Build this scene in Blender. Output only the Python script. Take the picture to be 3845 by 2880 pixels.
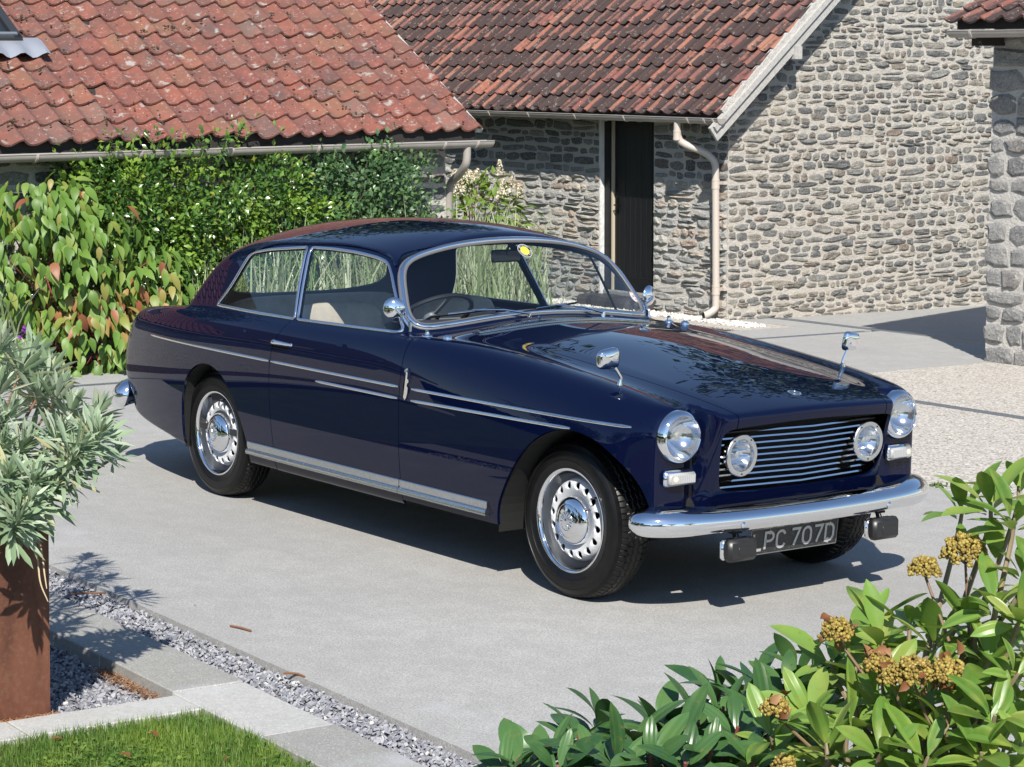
import bpy, bmesh, math, random
import numpy as np
from mathutils import Matrix, Vector

for _o in list(bpy.data.objects):
    bpy.data.objects.remove(_o)
scene = bpy.context.scene
COL = scene.collection
PI = math.pi
# the yard falls gently towards the barns: car frame (z = normal of the concrete) -> world frame (z = plumb)
RG = np.array([[0.99997951, 0.00010435, -0.0064],
               [0.00010435, 0.99946847, 0.0326],
               [0.0064, -0.0326, 0.99944799]])
MG = Matrix(RG.tolist()).to_4x4()

# ------------------------------------------------------------------ camera
cam_d = bpy.data.cameras.new('camera')
cam = bpy.data.objects.new('camera', cam_d)
COL.objects.link(cam)
cam_d.sensor_width = 36.0
cam_d.lens = 76.22
cam_d.clip_end = 500.0
_f = Vector((-0.78415224, 0.60243662, -0.14891404)).normalized()
_u = Vector((-0.11489382, 0.09487704, 0.98883657))
_r = _f.cross(_u).normalized()
_u = _r.cross(_f)
_m = Matrix((_r, _u, -_f)).transposed().to_4x4()
_m.translation = Vector((6.87668091, -6.32149733, 2.2696195))
cam.matrix_world = _m
scene.camera = cam

# ------------------------------------------------------------------ sky and sun
SUN = Vector((0.87, -0.61, 1.0)).normalized()
world = bpy.data.worlds.new('World')
scene.world = world
world.use_nodes = True
_nt = world.node_tree
_bg = _nt.nodes['Background']
_sky = _nt.nodes.new('ShaderNodeTexSky')
_sky.sky_type = 'NISHITA'
_sky.sun_disc = False
_sky.sun_elevation = math.asin(SUN.z)
_sky.sun_rotation = math.atan2(SUN.x, SUN.y)
_sky.air_density = 1.0
_sky.dust_density = 0.15
_sky.ozone_density = 2.5
_nt.links.new(_sky.outputs[0], _bg.inputs[0])
_bg.inputs[1].default_value = 0.11
sun_d = bpy.data.lights.new('sun', 'SUN')
sun_d.energy = 5.0
sun_d.angle = math.radians(0.53)
sun_d.color = (1.0, 0.95, 0.87)
sun = bpy.data.objects.new('sun', sun_d)
COL.objects.link(sun)
sun.rotation_euler = SUN.to_track_quat('Z', 'Y').to_euler()
scene.view_settings.view_transform = 'Standard'
scene.view_settings.look = 'None'
scene.view_settings.exposure = 0.50
scene.view_settings.gamma = 1.0
scene.view_settings.use_curve_mapping = False
scene.cycles.max_bounces = 8
scene.cycles.transparent_max_bounces = 24
scene.cycles.caustics_reflective = False
scene.cycles.caustics_refractive = False
scene.cycles.sample_clamp_indirect = 6.0

# ------------------------------------------------------------------ helpers
def link(o, parent=None):
    COL.objects.link(o)
    if parent is not None:
        o.parent = parent
    return o

def tag(o, label=None, cat=None, group=None, kind=None):
    if label: o['label'] = label
    if cat: o['category'] = cat
    if group: o['group'] = group
    if kind: o['kind'] = kind
    return o

def empty(name, label, cat, mat=None, loc=None, group=None):
    o = bpy.data.objects.new(name, None)
    o.empty_display_size = 0.1
    COL.objects.link(o)
    if mat is not None: o.matrix_world = mat
    if loc is not None: o.location = loc
    return tag(o, label, cat, group)

def npmesh(name, V, F, mats=None, smooth=False, normals=None, midx=None):
    """fast mesh from arrays; F is an (n,3)/(n,4) array or a list of such arrays"""
    V = np.asarray(V, dtype=np.float32).reshape(-1, 3)
    Fs = [np.asarray(f, dtype=np.int32) for f in (F if isinstance(F, list) else [F]) if len(f)]
    me = bpy.data.meshes.new(name)
    nl = sum(f.size for f in Fs); nf = sum(len(f) for f in Fs)
    me.vertices.add(len(V)); me.vertices.foreach_set('co', V.ravel())
    me.loops.add(nl); me.polygons.add(nf)
    me.loops.foreach_set('vertex_index', np.concatenate([f.ravel() for f in Fs]))
    tot = np.concatenate([np.full(len(f), f.shape[1], np.int32) for f in Fs])
    st = np.concatenate([[0], np.cumsum(tot)[:-1]]).astype(np.int32)
    me.polygons.foreach_set('loop_start', st)
    me.polygons.foreach_set('loop_total', tot)
    me.polygons.foreach_set('use_smooth', np.full(nf, bool(smooth)))
    for m in (mats if isinstance(mats, (list, tuple)) else [mats]):
        if m is not None: me.materials.append(m)
    if midx is not None: me.polygons.foreach_set('material_index', np.asarray(midx, np.int32))
    me.update(calc_edges=True)
    if normals is not None:
        me.normals_split_custom_set_from_vertices(np.asarray(normals, np.float32).tolist())
    return me

def obj(name, me, parent=None, loc=None, mat=None):
    o = bpy.data.objects.new(name, me)
    link(o, parent)
    if loc is not None: o.location = loc
    if mat is not None: o.matrix_local = mat
    return o

class MB:
    """collects shapes into one mesh"""
    def __init__(self): self.V = []; self.F4 = []; self.F3 = []; self.n = 0; self.N4 = []; self.N3 = []
    def add(self, V, F, m=0):
        V = np.asarray(V, float).reshape(-1, 3)
        for f in F:
            f = [i + self.n for i in f]
            if len(f) == 4: self.F4.append(f); self.N4.append(m)
            elif len(f) == 3: self.F3.append(f); self.N3.append(m)
            else:
                for k in range(1, len(f) - 1): self.F3.append([f[0], f[k], f[k + 1]]); self.N3.append(m)
        self.V.append(V); self.n += len(V)
        return self
    def box(self, c, s, rot=None, m=0, bev=0.0):
        x, y, z = [v / 2 for v in s]
        if bev > 0:
            b = bev
            P = []
            for (sx, sy, sz) in [(i, j, k) for i in (-1, 1) for j in (-1, 1) for k in (-1, 1)]:
                P += [(sx * (x - b), sy * (y - b), sz * z), (sx * (x - b), sy * y, sz * (z - b)), (sx * x, sy * (y - b), sz * (z - b))]
            bm = bmesh.new()
            for p in P: bm.verts.new(p)
            r = bmesh.ops.convex_hull(bm, input=bm.verts)
            bm.verts.index_update()
            V = np.array([v.co[:] for v in bm.verts]); F = [[v.index for v in f.verts] for f in bm.faces]
            bm.free()
        else:
            V = np.array([(i * x, j * y, k * z) for i in (-1, 1) for j in (-1, 1) for k in (-1, 1)])
            F = [(0, 1, 3, 2), (4, 6, 7, 5), (0, 4, 5, 1), (2, 3, 7, 6), (0, 2, 6, 4), (1, 5, 7, 3)]
        if rot is not None: V = V @ np.array(rot).T
        return self.add(V + np.array(c), F, m)
    def tube(self, pts, r, n=8, caps=True, m=0):
        V, F = tube_geo(pts, r, n, caps)
        return self.add(V, F, m)
    def sweep(self, pts, prof, ups, closed=False, caps=True, m=0, scale=None):
        V, F = sweep_geo(pts, prof, ups, closed, caps, scale)
        return self.add(V, F, m)
    def lathe(self, prof, n=48, axis=1, c=(0, 0, 0), m=0):
        V, F = lathe_geo(prof, n, axis)
        return self.add(V + np.array(c), F, m)
    def mesh(self, name, mats, smooth=True, angle=None):
        V = np.concatenate(self.V)
        F = []; N = []
        if self.F4: F.append(np.array(self.F4)); N += self.N4
        if self.F3: F.append(np.array(self.F3)); N += self.N3
        me = npmesh(name, V, F, mats, smooth, midx=N if isinstance(mats, (list, tuple)) else None)
        if angle is not None and smooth: me.set_sharp_from_angle(angle=math.radians(angle))
        return me
    def obj(self, name, mats, parent=None, smooth=True, angle=35):
        return obj(name, self.mesh(name, mats, smooth, angle), parent)

def unit(v):
    v = np.asarray(v, float)
    return v / np.maximum(np.linalg.norm(v, axis=-1, keepdims=True), 1e-12)

def tube_geo(pts, r, n=8, caps=True):
    P = np.asarray(pts, float); k = len(P)
    r = np.broadcast_to(np.asarray(r, float), (k,))
    T = unit(np.gradient(P, axis=0))
    u = np.cross(T[0], [0, 0, 1.0])
    if np.linalg.norm(u) < 1e-3: u = np.cross(T[0], [1.0, 0, 0])
    u = unit(u); V = []
    a = np.arange(n) * 2 * PI / n
    for i in range(k):
        u = unit(u - T[i] * (u @ T[i])); w = np.cross(T[i], u)
        V.append(P[i] + r[i] * (np.cos(a)[:, None] * u + np.sin(a)[:, None] * w))
    F = [(i * n + j, i * n + (j + 1) % n, (i + 1) * n + (j + 1) % n, (i + 1) * n + j) for i in range(k - 1) for j in range(n)]
    if caps: F += [tuple(range(n - 1, -1, -1)), tuple((k - 1) * n + j for j in range(n))]
    return np.concatenate(V), F

def sweep_geo(pts, prof, ups, closed=False, caps=True, scale=None):
    """prof: (m,2) in (side, up); ups: per-point up (surface normal)"""
    P = np.asarray(pts, float); k = len(P); prof = np.asarray(prof, float); m = len(prof)
    U = np.broadcast_to(np.asarray(ups, float), P.shape)
    T = (np.roll(P, -1, 0) - np.roll(P, 1, 0)) if closed else np.gradient(P, axis=0)
    T = unit(T); S = unit(np.cross(T, U)); U = np.cross(S, T)
    sc = np.ones(k) if scale is None else np.asarray(scale)
    V = (P[:, None] + sc[:, None, None] * (prof[None, :, :1] * S[:, None] + prof[None, :, 1:] * U[:, None])).reshape(-1, 3)
    F = []
    for i in range(k if closed else k - 1):
        j = (i + 1) % k
        F += [(i * m + a, i * m + (a + 1) % m, j * m + (a + 1) % m, j * m + a) for a in range(m)]
    if caps and not closed: F += [tuple(range(m - 1, -1, -1)), tuple((k - 1) * m + a for a in range(m))]
    return V, F

def lathe_geo(prof, n=48, axis=1):
    """prof: list of (radius, height along axis)"""
    prof = np.asarray(prof, float); k = len(prof)
    a = np.arange(n) * 2 * PI / n
    c, s = np.cos(a), np.sin(a)
    V = np.zeros((k, n, 3)); o = [i for i in range(3) if i != axis]
    V[:, :, o[0]] = prof[:, :1] * c; V[:, :, o[1]] = prof[:, :1] * s; V[:, :, axis] = prof[:, 1:]
    F = [(i * n + j, i * n + (j + 1) % n, (i + 1) * n + (j + 1) % n, (i + 1) * n + j) for i in range(k - 1) for j in range(n)]
    return V.reshape(-1, 3), F

def rotm(ax, a):
    return np.array(Matrix.Rotation(a, 3, ax))

# ------------------------------------------------------------------ materials
class NT:
    def __init__(self, name):
        self.m = bpy.data.materials.new(name); self.m.use_nodes = True
        self.t = self.m.node_tree; self.b = self.t.nodes['Principled BSDF']
    def n(self, typ, **kw):
        nd = self.t.nodes.new('ShaderNode' + typ)
        for k, v in kw.items():
            if k.startswith('_'): setattr(nd, k[1:], v)
            else: nd.inputs[k.replace('__', ' ')].default_value = v
        return nd
    def l(self, a, b): self.t.links.new(a, b)
    def set(self, **kw):
        for k, v in kw.items(): self.b.inputs[k.replace('_', ' ')].default_value = v
        return self
    def coord(self, kind='Object'): return self.n('TexCoord').outputs[kind]
    def noise(self, vec, scale, detail=4, rough=.55, dist=0):
        nd = self.n('TexNoise', Scale=scale, Detail=detail, Roughness=rough, Distortion=dist)
        self.l(vec, nd.inputs['Vector']); return nd.outputs['Fac']
    def ramp(self, fac, stops, interp='LINEAR'):
        nd = self.n('ValToRGB'); cr = nd.color_ramp; cr.interpolation = interp
        while len(cr.elements) < len(stops): cr.elements.new(.5)
        for e, (p, c) in zip(cr.elements, stops):
            e.position = p; e.color = (*c, 1) if len(c) == 3 else c
        self.l(fac, nd.inputs[0]); return nd.outputs[0]
    def mix(self, fac, a, b, mode='MIX'):
        nd = self.n('Mix', _data_type='RGBA', _blend_type=mode)
        for s, v in ((0, fac), (6, a), (7, b)):
            if hasattr(v, 'links'): self.l(v, nd.inputs[s])
            else: nd.inputs[s].default_value = (*v, 1) if isinstance(v, tuple) and len(v) == 3 else v
        return nd.outputs[2]
    def math(self, op, a, b=0.0, clamp=False):
        nd = self.n('Math', _operation=op); nd.use_clamp = clamp
        for s, v in ((0, a), (1, b)):
            if hasattr(v, 'links'): self.l(v, nd.inputs[s])
            else: nd.inputs[s].default_value = v
        return nd.outputs[0]
    def rand(self):
        return self.n('ObjectInfo').outputs['Random']
    def bump(self, h, strength=.3, dist=.01):
        nd = self.n('Bump', Strength=strength, Distance=dist); self.l(h, nd.inputs['Height'])
        self.l(nd.outputs[0], self.b.inputs['Normal']); return nd
    def col(self, c): self.l(c, self.b.inputs['Base Color'])

def simple(name, col, rough=.5, metal=0.0, **kw):
    t = NT(name)
    t.set(Base_Color=(*col, 1), Roughness=rough, Metallic=metal)
    for k, v in kw.items(): t.b.inputs[k.replace('_', ' ')].default_value = v
    return t.m
black = simple('black_void', (.006, .006, .006), .9)
def smooth_poly(pts, n=120, closed=True, it=3):
    P = np.array(pts, float)
    for _ in range(it):      # chaikin
        Q = np.roll(P, -1, 0) if closed else P[1:]
        A = P if closed else P[:-1]
        N = np.empty((2 * len(A), P.shape[1])); N[0::2] = .78 * A + .22 * Q; N[1::2] = .22 * A + .78 * Q
        P = N if closed else np.concatenate([P[:1], N, P[-1:]])
    return P


# ================================================================== GROUND (drive frame: RG applied)
rng = np.random.default_rng(7)
def ground_box(name, x0, x1, y0, y1, z0, z1, mat, kind='structure', sub=None, ang=0.0, org=(0, 0)):
    mb = MB(); mb.box(((x0 + x1) / 2, (y0 + y1) / 2, (z0 + z1) / 2), (x1 - x0, y1 - y0, z1 - z0))
    o = mb.obj(name, mat, None, smooth=False)
    o.matrix_world = MG @ Matrix.Translation((org[0], org[1], 0)) @ Matrix.Rotation(ang, 4, 'Z')
    if kind: o['kind'] = kind
    return o
PO, PA = (.28, -2.338), math.radians(-2.5)      # frame of the edging slabs

def concrete(name, base, var=.12, speck=.35, stain=.5):
    t = NT(name); t.set(Roughness=.85); c = t.coord()
    b = np.array(base)
    big = t.noise(c, .55, 5, .6, .6); mid = t.noise(c, 7.0, 6, .65); fine = t.noise(c, 120, 3, .75); grit = t.noise(c, 34, 4, .7)
    sep = t.n('SeparateXYZ'); t.l(c, sep.inputs[0])
    st = t.n('Mapping'); t.l(c, st.inputs[0]); st.inputs['Scale'].default_value = (1.2, 9.0, 1); brush = t.noise(st.outputs[0], 2.2, 4, .6)
    col = t.ramp(big, [(.28, tuple(b * (1 - var))), (.72, tuple(np.minimum(b * (1 + var), 1)))])
    col = t.mix(t.math('MULTIPLY', t.ramp(brush, [(.35, (0, 0, 0)), (.7, (1, 1, 1))]), .22), col, tuple(b * 1.18))
    col = t.mix(t.math('MULTIPLY', t.ramp(mid, [(.42, (1, 1, 1)), (.60, (0, 0, 0))]), .40 * stain), col, tuple(b * .72))
    col = t.mix(t.math('MULTIPLY', t.ramp(fine, [(.40, (1, 1, 1)), (.53, (0, 0, 0))]), speck), col, tuple(b * .55))
    col = t.mix(t.math('MULTIPLY', t.ramp(t.noise(c, 130, 2, .5), [(.62, (0, 0, 0)), (.70, (1, 1, 1))]), .6), col, (.70, .70, .68))
    col = t.mix(t.math('MULTIPLY', t.ramp(grit, [(.40, (1, 1, 1)), (.55, (0, 0, 0))]), .34), col, tuple(b * .70))
    dk = t.ramp(t.noise(c, 1.9, 6, .7, 1.2), [(.56, (0, 0, 0)), (.74, (1, 1, 1))]); col = t.mix(t.math('MULTIPLY', dk, .30 * stain), col, tuple(b * .62))
    # pale scuffs
    sc = t.ramp(t.noise(c, 1.15, 3, .5, .3), [(.62, (0, 0, 0)), (.74, (1, 1, 1))])
    col = t.mix(t.math('MULTIPLY', sc, .28), col, (.60, .61, .66))
    t.col(col); t.bump(t.math('ADD', fine, t.math('MULTIPLY', mid, .6)), .25, .004)
    return t.m
conc = concrete('drive_concrete', (.405, .397, .378), .16, .85, .9)
conc2 = concrete('apron_concrete', (.36, .355, .34), .10, .3)
slab_m = concrete('edging_slab', (.33, .325, .30), .14, .6, .8)
pave_m = concrete('pale_slab', (.45, .445, .42), .10, .35)

def aggregate_mat():
    t = NT('bound_gravel'); t.set(Roughness=.8); c = t.coord()
    v = t.n('TexVoronoi', Scale=75.0); t.l(c, v.inputs['Vector'])
    sepc = t.n('SeparateColor'); t.l(v.outputs['Color'], sepc.inputs[0])
    col = t.ramp(sepc.outputs[0], [(0, (.20, .17, .14)), (.25, (.36, .33, .29)), (.5, (.50, .47, .43)), (.8, (.55, .50, .42)), (1, (.68, .66, .62))])
    big = t.noise(c, .7, 4); col = t.mix(t.math('MULTIPLY', big, .25), col, (.33, .30, .27))
    t.col(col); t.bump(v.outputs['Distance'], .6, .006); return t.m
agg_m = aggregate_mat()
soil = NT('soil'); soil.set(Roughness=.95); soil.col(soil.ramp(soil.noise(soil.coord(), 12, 6), [(.3, (.030, .022, .015)), (.7, (.075, .055, .038))])); soil.bump(soil.noise(soil.coord(), 30, 5), .6, .03); soil = soil.m
turf = NT('turf'); turf.set(Roughness=.95); turf.col(turf.ramp(turf.noise(turf.coord(), 5, 5), [(.3, (.030, .055, .014)), (.7, (.06, .095, .025))])); turf = turf.m

g = ground_box('ground', -150, 150, -150, 150, -1.0, -.075, turf)
ground_box('planting_bed', -9.6, -8.06, -6, 7.9, -.5, -.02, soil)
ground_box('planting_bed', 1.75, 8.0, -6.4, -2.47, -.5, -.03, soil)
# concrete drive: separate pours with sawn joints
ground_box('drive', -7.30, 14.0, -2.30, 2.70, -.3, 0, conc, ang=0).matrix_world = MG @ Matrix.Translation((0, 0, 0))
# its near edge follows the edging slabs, turned by a few degrees: a tapered filler pour
fil = MB()
c_, s_ = math.cos(PA), math.sin(PA)
pt = lambda u, v, z: (PO[0] + u * c_ - v * s_, PO[1] + u * s_ + v * c_, z)
drive_edge = [pt(u, 0.0, 0) for u in (-9.5, 14)]
A0, A1 = drive_edge
V = [(A0[0], A0[1], -.004), (A1[0], A1[1], -.004), (A1[0], -1.8, -.004), (A0[0], -1.8, -.004)] + [(A0[0], A0[1], -.3), (A1[0], A1[1], -.3), (A1[0], -1.8, -.3), (A0[0], -1.8, -.3)]
bpy.data.objects.remove(bpy.data.objects['drive'])
V = [(-7.30, pt((-7.3 - PO[0]) / c_, 0, 0)[1], 0), (14, pt((14 - PO[0]) / c_, 0, 0)[1], 0), (14, 2.70, 0), (-7.30, 2.70, 0)]
V = V + [(a, b, -.3) for a, b, _ in V]
o = MB().add(V, [(0, 1, 2, 3), (7, 6, 5, 4), (0, 4, 5, 1), (1, 5, 6, 2), (2, 6, 7, 3), (3, 7, 4, 0)]).obj('drive', conc, None, smooth=False); o.matrix_world = MG; o['kind'] = 'structure'
ground_box('drive', -7.30, -5.004, 2.706, 9.03, -.3, .0, conc)
ground_box('drive', -8.02, -7.42, -6, 9.03, -.3, -.004, conc2)
ground_box('drive', -8.85, -8.026, 8.625, 9.03, -.3, -.006, conc2)
ground_box('aggregate_yard', -4.998, 14, 2.708, 5.33, -.3, -.003, agg_m)
ground_box('aggregate_yard', -4.998, 14, 5.46, 16, -.3, -.003, agg_m)
ground_box('apron', -8.85, -5.06, 9.17, 16, -.3, -.012, conc2)
ground_box('path', -14, -8.025, 7.9, 8.62, -.3, -.008, agg_m)
# steel drain channels with grating slots
drain_m = simple('galvanised_steel', (.30, .33, .36), .45, .7)
def drain(label, p0, p1, w):
    e = empty('drain_channel', label, 'drain', mat=MG)
    p0, p1 = np.array(p0), np.array(p1); L = np.linalg.norm(p1 - p0); d = (p1 - p0) / L; n = np.array([-d[1], d[0]])
    R = np.array([[d[0], n[0], 0], [d[1], n[1], 0], [0, 0, 1]]); c = (p0 + p1) / 2
    MB().box((*c, -.055), (L, w - .006, .09), R).obj('channel', black, e, smooth=False)
    m = MB()
    for sd in (-1, 1): m.box((*(c + n * sd * (w / 2 - .008)), -.006), (L, .014, .010), R)
    m.obj('frame', drain_m, e, smooth=False)
    bars = MB(); 
    for t in np.arange(.01, L, .03): bars.box((*(p0 + d * t), -.006), (.017, w - .03, .008), R)
    o = bars.obj('grating', drain_m, e, smooth=False); o['kind'] = 'stuff'
drain('narrow steel slot drain across the aggregate on the right', (-4.9, 5.395), (6, 5.395), .11)
drain('dark steel drain channel in front of the stone gable', (-8.8, 9.10), (-5.0, 9.10), .12)
drain('steel drain channel in front of the planted bed', (-7.36, -5.5), (-7.36, 8.9), .10)

# edging slabs along the drive
def slab(x0, x1, y0, y1, z1, mat, parent):
    m = MB().box(((x0 + x1) / 2, (y0 + y1) / 2, z1 / 2 - .04), (x1 - x0, y1 - y0, .08 + z1), bev=.004)
    return m.obj('slab', mat, parent, smooth=False)
EDG = bpy.data.objects.new('paving', None); link(EDG); EDG.matrix_world = MG @ Matrix.Translation((*PO, 0)) @ Matrix.Rotation(PA, 4, 'Z'); EDG['kind'] = 'structure'
js = [-3.6, -2.98, -2.36, -1.74, -1.12, -.5, .117]
for a, b in zip(js[:-1], js[1:]): slab(a + .004, b - .004, -.476, -.20, 0.0 + rng.uniform(-.003, .002), slab_m, EDG)
for a, b in ((.117, .75), (.75, 1.38), (1.38, 2.0)): slab(a + .004, b - .004, -.476, -.20, rng.uniform(-.003, .002), pave_m if a < .2 else slab_m, EDG)
for a, b in ((-1.10, -.482), (-1.72, -1.10), (-2.34, -1.72)): slab(.155, .352, a + .002, b - .003, rng.uniform(-.003, .002), pave_m, EDG)
mj = simple('pale_mortar', (.50, .49, .46), .9)
ground_box('mortar_bed', -3.6, 2.0, -.474, -.202, -.12, -.006, mj, ang=PA, org=PO)
ground_box('gravel_base', -4.0, 3.0, -.2, .0, -.3, -.040, soil, ang=PA, org=PO)
ground_box('gravel_base', -4.0, .155, -3.0, -.476, -.3, -.075, soil, ang=PA, org=PO)
ground_box('lawn_base', .352, 1.9, -3.5, -.485, -.3, -.035, soil, ang=PA, org=PO)

# slate chippings (uncountable: one mesh per patch)
def chip_shapes(n=14):
    out = []
    for k in range(n):
        r = np.random.default_rng(100 + k); m = 6
        a = np.sort(r.uniform(0, 2 * PI, m) * .35 + np.arange(m) * 2 * PI / m); rad = r.uniform(.6, 1.0, m)
        top = np.stack([rad * np.cos(a) * .8, rad * np.sin(a) * .8, np.full(m, .5) + r.uniform(-.12, .12, m)], 1)
        bot = np.stack([rad * np.cos(a), rad * np.sin(a), np.full(m, -.5)], 1)
        V = np.concatenate([top, bot]); F = []
        for i in range(1, m - 1): F.append((0, i, i + 1))
        for i in range(m): j = (i + 1) % m; F += [(i, m + i, m + j), (i, m + j, j)]
        out.append((V, np.array(F)))
    return out
CHIPS = chip_shapes()
def scatter(P, S, shapes, rngl, flat=.55, tilt=.6):
    """join rotated copies of shapes: P (n,3) positions, S (n,) sizes"""
    n = len(P); kind = rngl.integers(0, len(shapes), n); VV, FF = [], []; base = 0
    for k, (V, F) in enumerate(shapes):
        I = np.where(kind == k)[0]; m = len(I)
        if not m: continue
        yaw = rngl.uniform(0, 2 * PI, m); tx = rngl.normal(0, tilt, m); ty = rngl.normal(0, tilt, m)
        cz, sz = np.cos(yaw), np.sin(yaw); cx, sx = np.cos(tx), np.sin(tx); cy, sy = np.cos(ty), np.sin(ty)
        Rz = np.zeros((m, 3, 3)); Rz[:, 0, 0] = cz; Rz[:, 0, 1] = -sz; Rz[:, 1, 0] = sz; Rz[:, 1, 1] = cz; Rz[:, 2, 2] = 1
        Rx = np.zeros((m, 3, 3)); Rx[:, 0, 0] = 1; Rx[:, 1, 1] = cx; Rx[:, 1, 2] = -sx; Rx[:, 2, 1] = sx; Rx[:, 2, 2] = cx
        Ry = np.zeros((m, 3, 3)); Ry[:, 1, 1] = 1; Ry[:, 0, 0] = cy; Ry[:, 0, 2] = sy; Ry[:, 2, 0] = -sy; Ry[:, 2, 2] = cy
        R = Rx @ Ry @ Rz
        sc = np.stack([S[I] * rngl.uniform(.7, 1.25, m), S[I] * rngl.uniform(.6, 1.0, m), S[I] * flat * rngl.uniform(.6, 1.3, m)], 1)
        W = np.einsum('nij,nvj->nvi', R, V[None] * sc[:, None]) + P[I][:, None]
        VV.append(W.reshape(-1, 3)); FF.append((F[None] + (np.arange(m) * len(V))[:, None, None]).reshape(-1, F.shape[1]) + base); base += m * len(V)
    return np.concatenate(VV), np.concatenate(FF)
chip_m = NT('slate_chippings'); chip_m.set(Roughness=.75); _gi = chip_m.n('NewGeometry').outputs['Random Per Island']
_cc = chip_m.ramp(_gi, [(0, (.15, .155, .175)), (.35, (.24, .245, .27)), (.7, (.34, .345, .37)), (.93, (.42, .42, .44)), (.975, (.46, .45, .42)), (1, (.68, .65, .60))])
chip_m.col(chip_m.mix(chip_m.math('MULTIPLY', chip_m.noise(chip_m.coord(), 90, 3), .35), _cc, (.14, .14, .155))); chip_m = chip_m.m
def gravel(name, label, u0, u1, v0, v1, z, n, s0, s1, hole=None, mat=chip_m, ang=PA, org=PO):
    r = np.random.default_rng(int(abs(u0) * 1000 + n))
    P = np.stack([r.uniform(u0, u1, n), r.uniform(v0, v1, n), z + r.uniform(-.012, .008, n)], 1)
    if hole is not None: P = P[~hole(P)]
    V, F = scatter(P, r.uniform(s0, s1, len(P)), CHIPS, r)
    o = obj(name, npmesh(name, V, F, mat), None); o.matrix_world = MG @ Matrix.Translation((*org, 0)) @ Matrix.Rotation(ang, 4, 'Z')
    tag(o, label, 'gravel', kind='stuff'); return o
gravel('slate_gravel', 'blue grey slate chippings in the strip beside the drive', -3.2, 2.0, -.2, -.005, -.026, 8200, .008, .0165)
gravel('slate_gravel', 'blue grey slate chippings round the rusty planter', -2.3, .155, -1.35, -.478, -.062, 16000, .009, .018)
white_m = NT('white_chippings'); white_m.set(Roughness=.8); white_m.col(white_m.ramp(white_m.n('NewGeometry').outputs['Random Per Island'], [(0, (.45, .42, .37)), (.4, (.62, .60, .56)), (1, (.80, .79, .76))])); white_m = white_m.m
gravel('white_gravel', 'white limestone chippings along the foot of the door wall', -12.5, -8.2, 8.12, 8.42, .0, 5200, .010, .022, mat=white_m, ang=0, org=(0, 0))
# ================================================================== BUILDINGS (plumb world frame)
gzf = lambda x, y: .0064 * x - .0326 * y
def stone_material(name, cols, lichen=.25, dark=.35):
    t = NT(name); t.set(Roughness=.9); c = t.coord()
    r1 = t.rand(); r2 = t.n('NewGeometry').outputs['Random Per Island']
    r = t.math('FRACT', t.math('ADD', t.math('MULTIPLY', r1, 7.31), t.math('MULTIPLY', r2, 3.77)))
    off = t.n('VectorMath', _operation='ADD'); t.l(t.n('NewGeometry').outputs['Position'], off.inputs[0])
    cb = t.n('CombineXYZ'); t.l(t.math('MULTIPLY', r, 40), cb.inputs[0]); t.l(cb.outputs[0], off.inputs[1]); p = off.outputs[0]
    col = t.ramp(r, cols)
    n1 = t.noise(p, 9, 6, .65); n2 = t.noise(p, 46, 6, .78); n3 = t.noise(p, 16, 4, .6, .5)
    col = t.mix(t.math('MULTIPLY', t.ramp(n1, [(.40, (1, 1, 1)), (.58, (0, 0, 0))]), dark), col, (.085, .085, .085))
    col = t.mix(t.math('MULTIPLY', t.ramp(n2, [(.50, (0, 0, 0)), (.64, (1, 1, 1))]), .60), col, (.52, .505, .465))
    col = t.mix(t.math('MULTIPLY', t.ramp(t.noise(p, 70, 4, .75), [(.36, (1, 1, 1)), (.46, (0, 0, 0))]), .65), col, (.05, .05, .05))
    col = t.mix(t.math('MULTIPLY', t.ramp(n3, [(.60, (0, 0, 0)), (.70, (1, 1, 1))]), lichen), col, (.46, .36, .17))
    t.col(col); t.bump(t.math('ADD', n2, t.math('MULTIPLY', n1, 1.4)), .85, .03); return t.m
stone_w = stone_material('rubble_stone', [(0, (.13, .133, .134)), (.25, (.23, .23, .222)), (.5, (.36, .345, .31)), (.66, (.41, .36, .29)), (.80, (.20, .175, .15)), (.9, (.42, .395, .345)), (1, (.29, .22, .17))], .38, .6)
stone_g = stone_material('pale_stone', [(0, (.28, .285, .285)), (.35, (.42, .42, .41)), (.6, (.52, .51, .47)), (.85, (.54, .47, .39)), (1, (.46, .34, .26))], .12, .25)
stone_d = stone_material('grey_stone', [(0, (.07, .072, .078)), (.3, (.14, .143, .148)), (.6, (.25, .25, .25)), (.82, (.34, .335, .315)), (1, (.13, .095, .085))], .05, .3)
stone_p = stone_material('pale_grey_stone', [(0, (.20, .20, .205)), (.35, (.30, .30, .295)), (.7, (.36, .35, .335)), (1, (.27, .255, .24))], .08, .28)
def mortar_mat(name, c0, c1):
    t = NT(name); t.set(Roughness=.95); p = t.n('NewGeometry').outputs['Position']
    n1 = t.noise(p, 2.5, 5); n2 = t.noise(p, 60, 5, .7)
    col = t.mix(n1, c0, c1); col = t.mix(t.math('MULTIPLY', t.ramp(n2, [(.35, (1, 1, 1)), (.5, (0, 0, 0))]), .4), col, tuple(.55 * np.array(c0)))
    t.col(col); t.bump(t.math('ADD', n2, t.noise(p, 14, 4)), .9, .03); return t.m
mortar_w = mortar_mat('sandy_mortar', (.54, .495, .43), (.64, .595, .53))
mortar_d = mortar_mat('grey_mortar', (.54, .515, .475), (.64, .61, .565))

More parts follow.
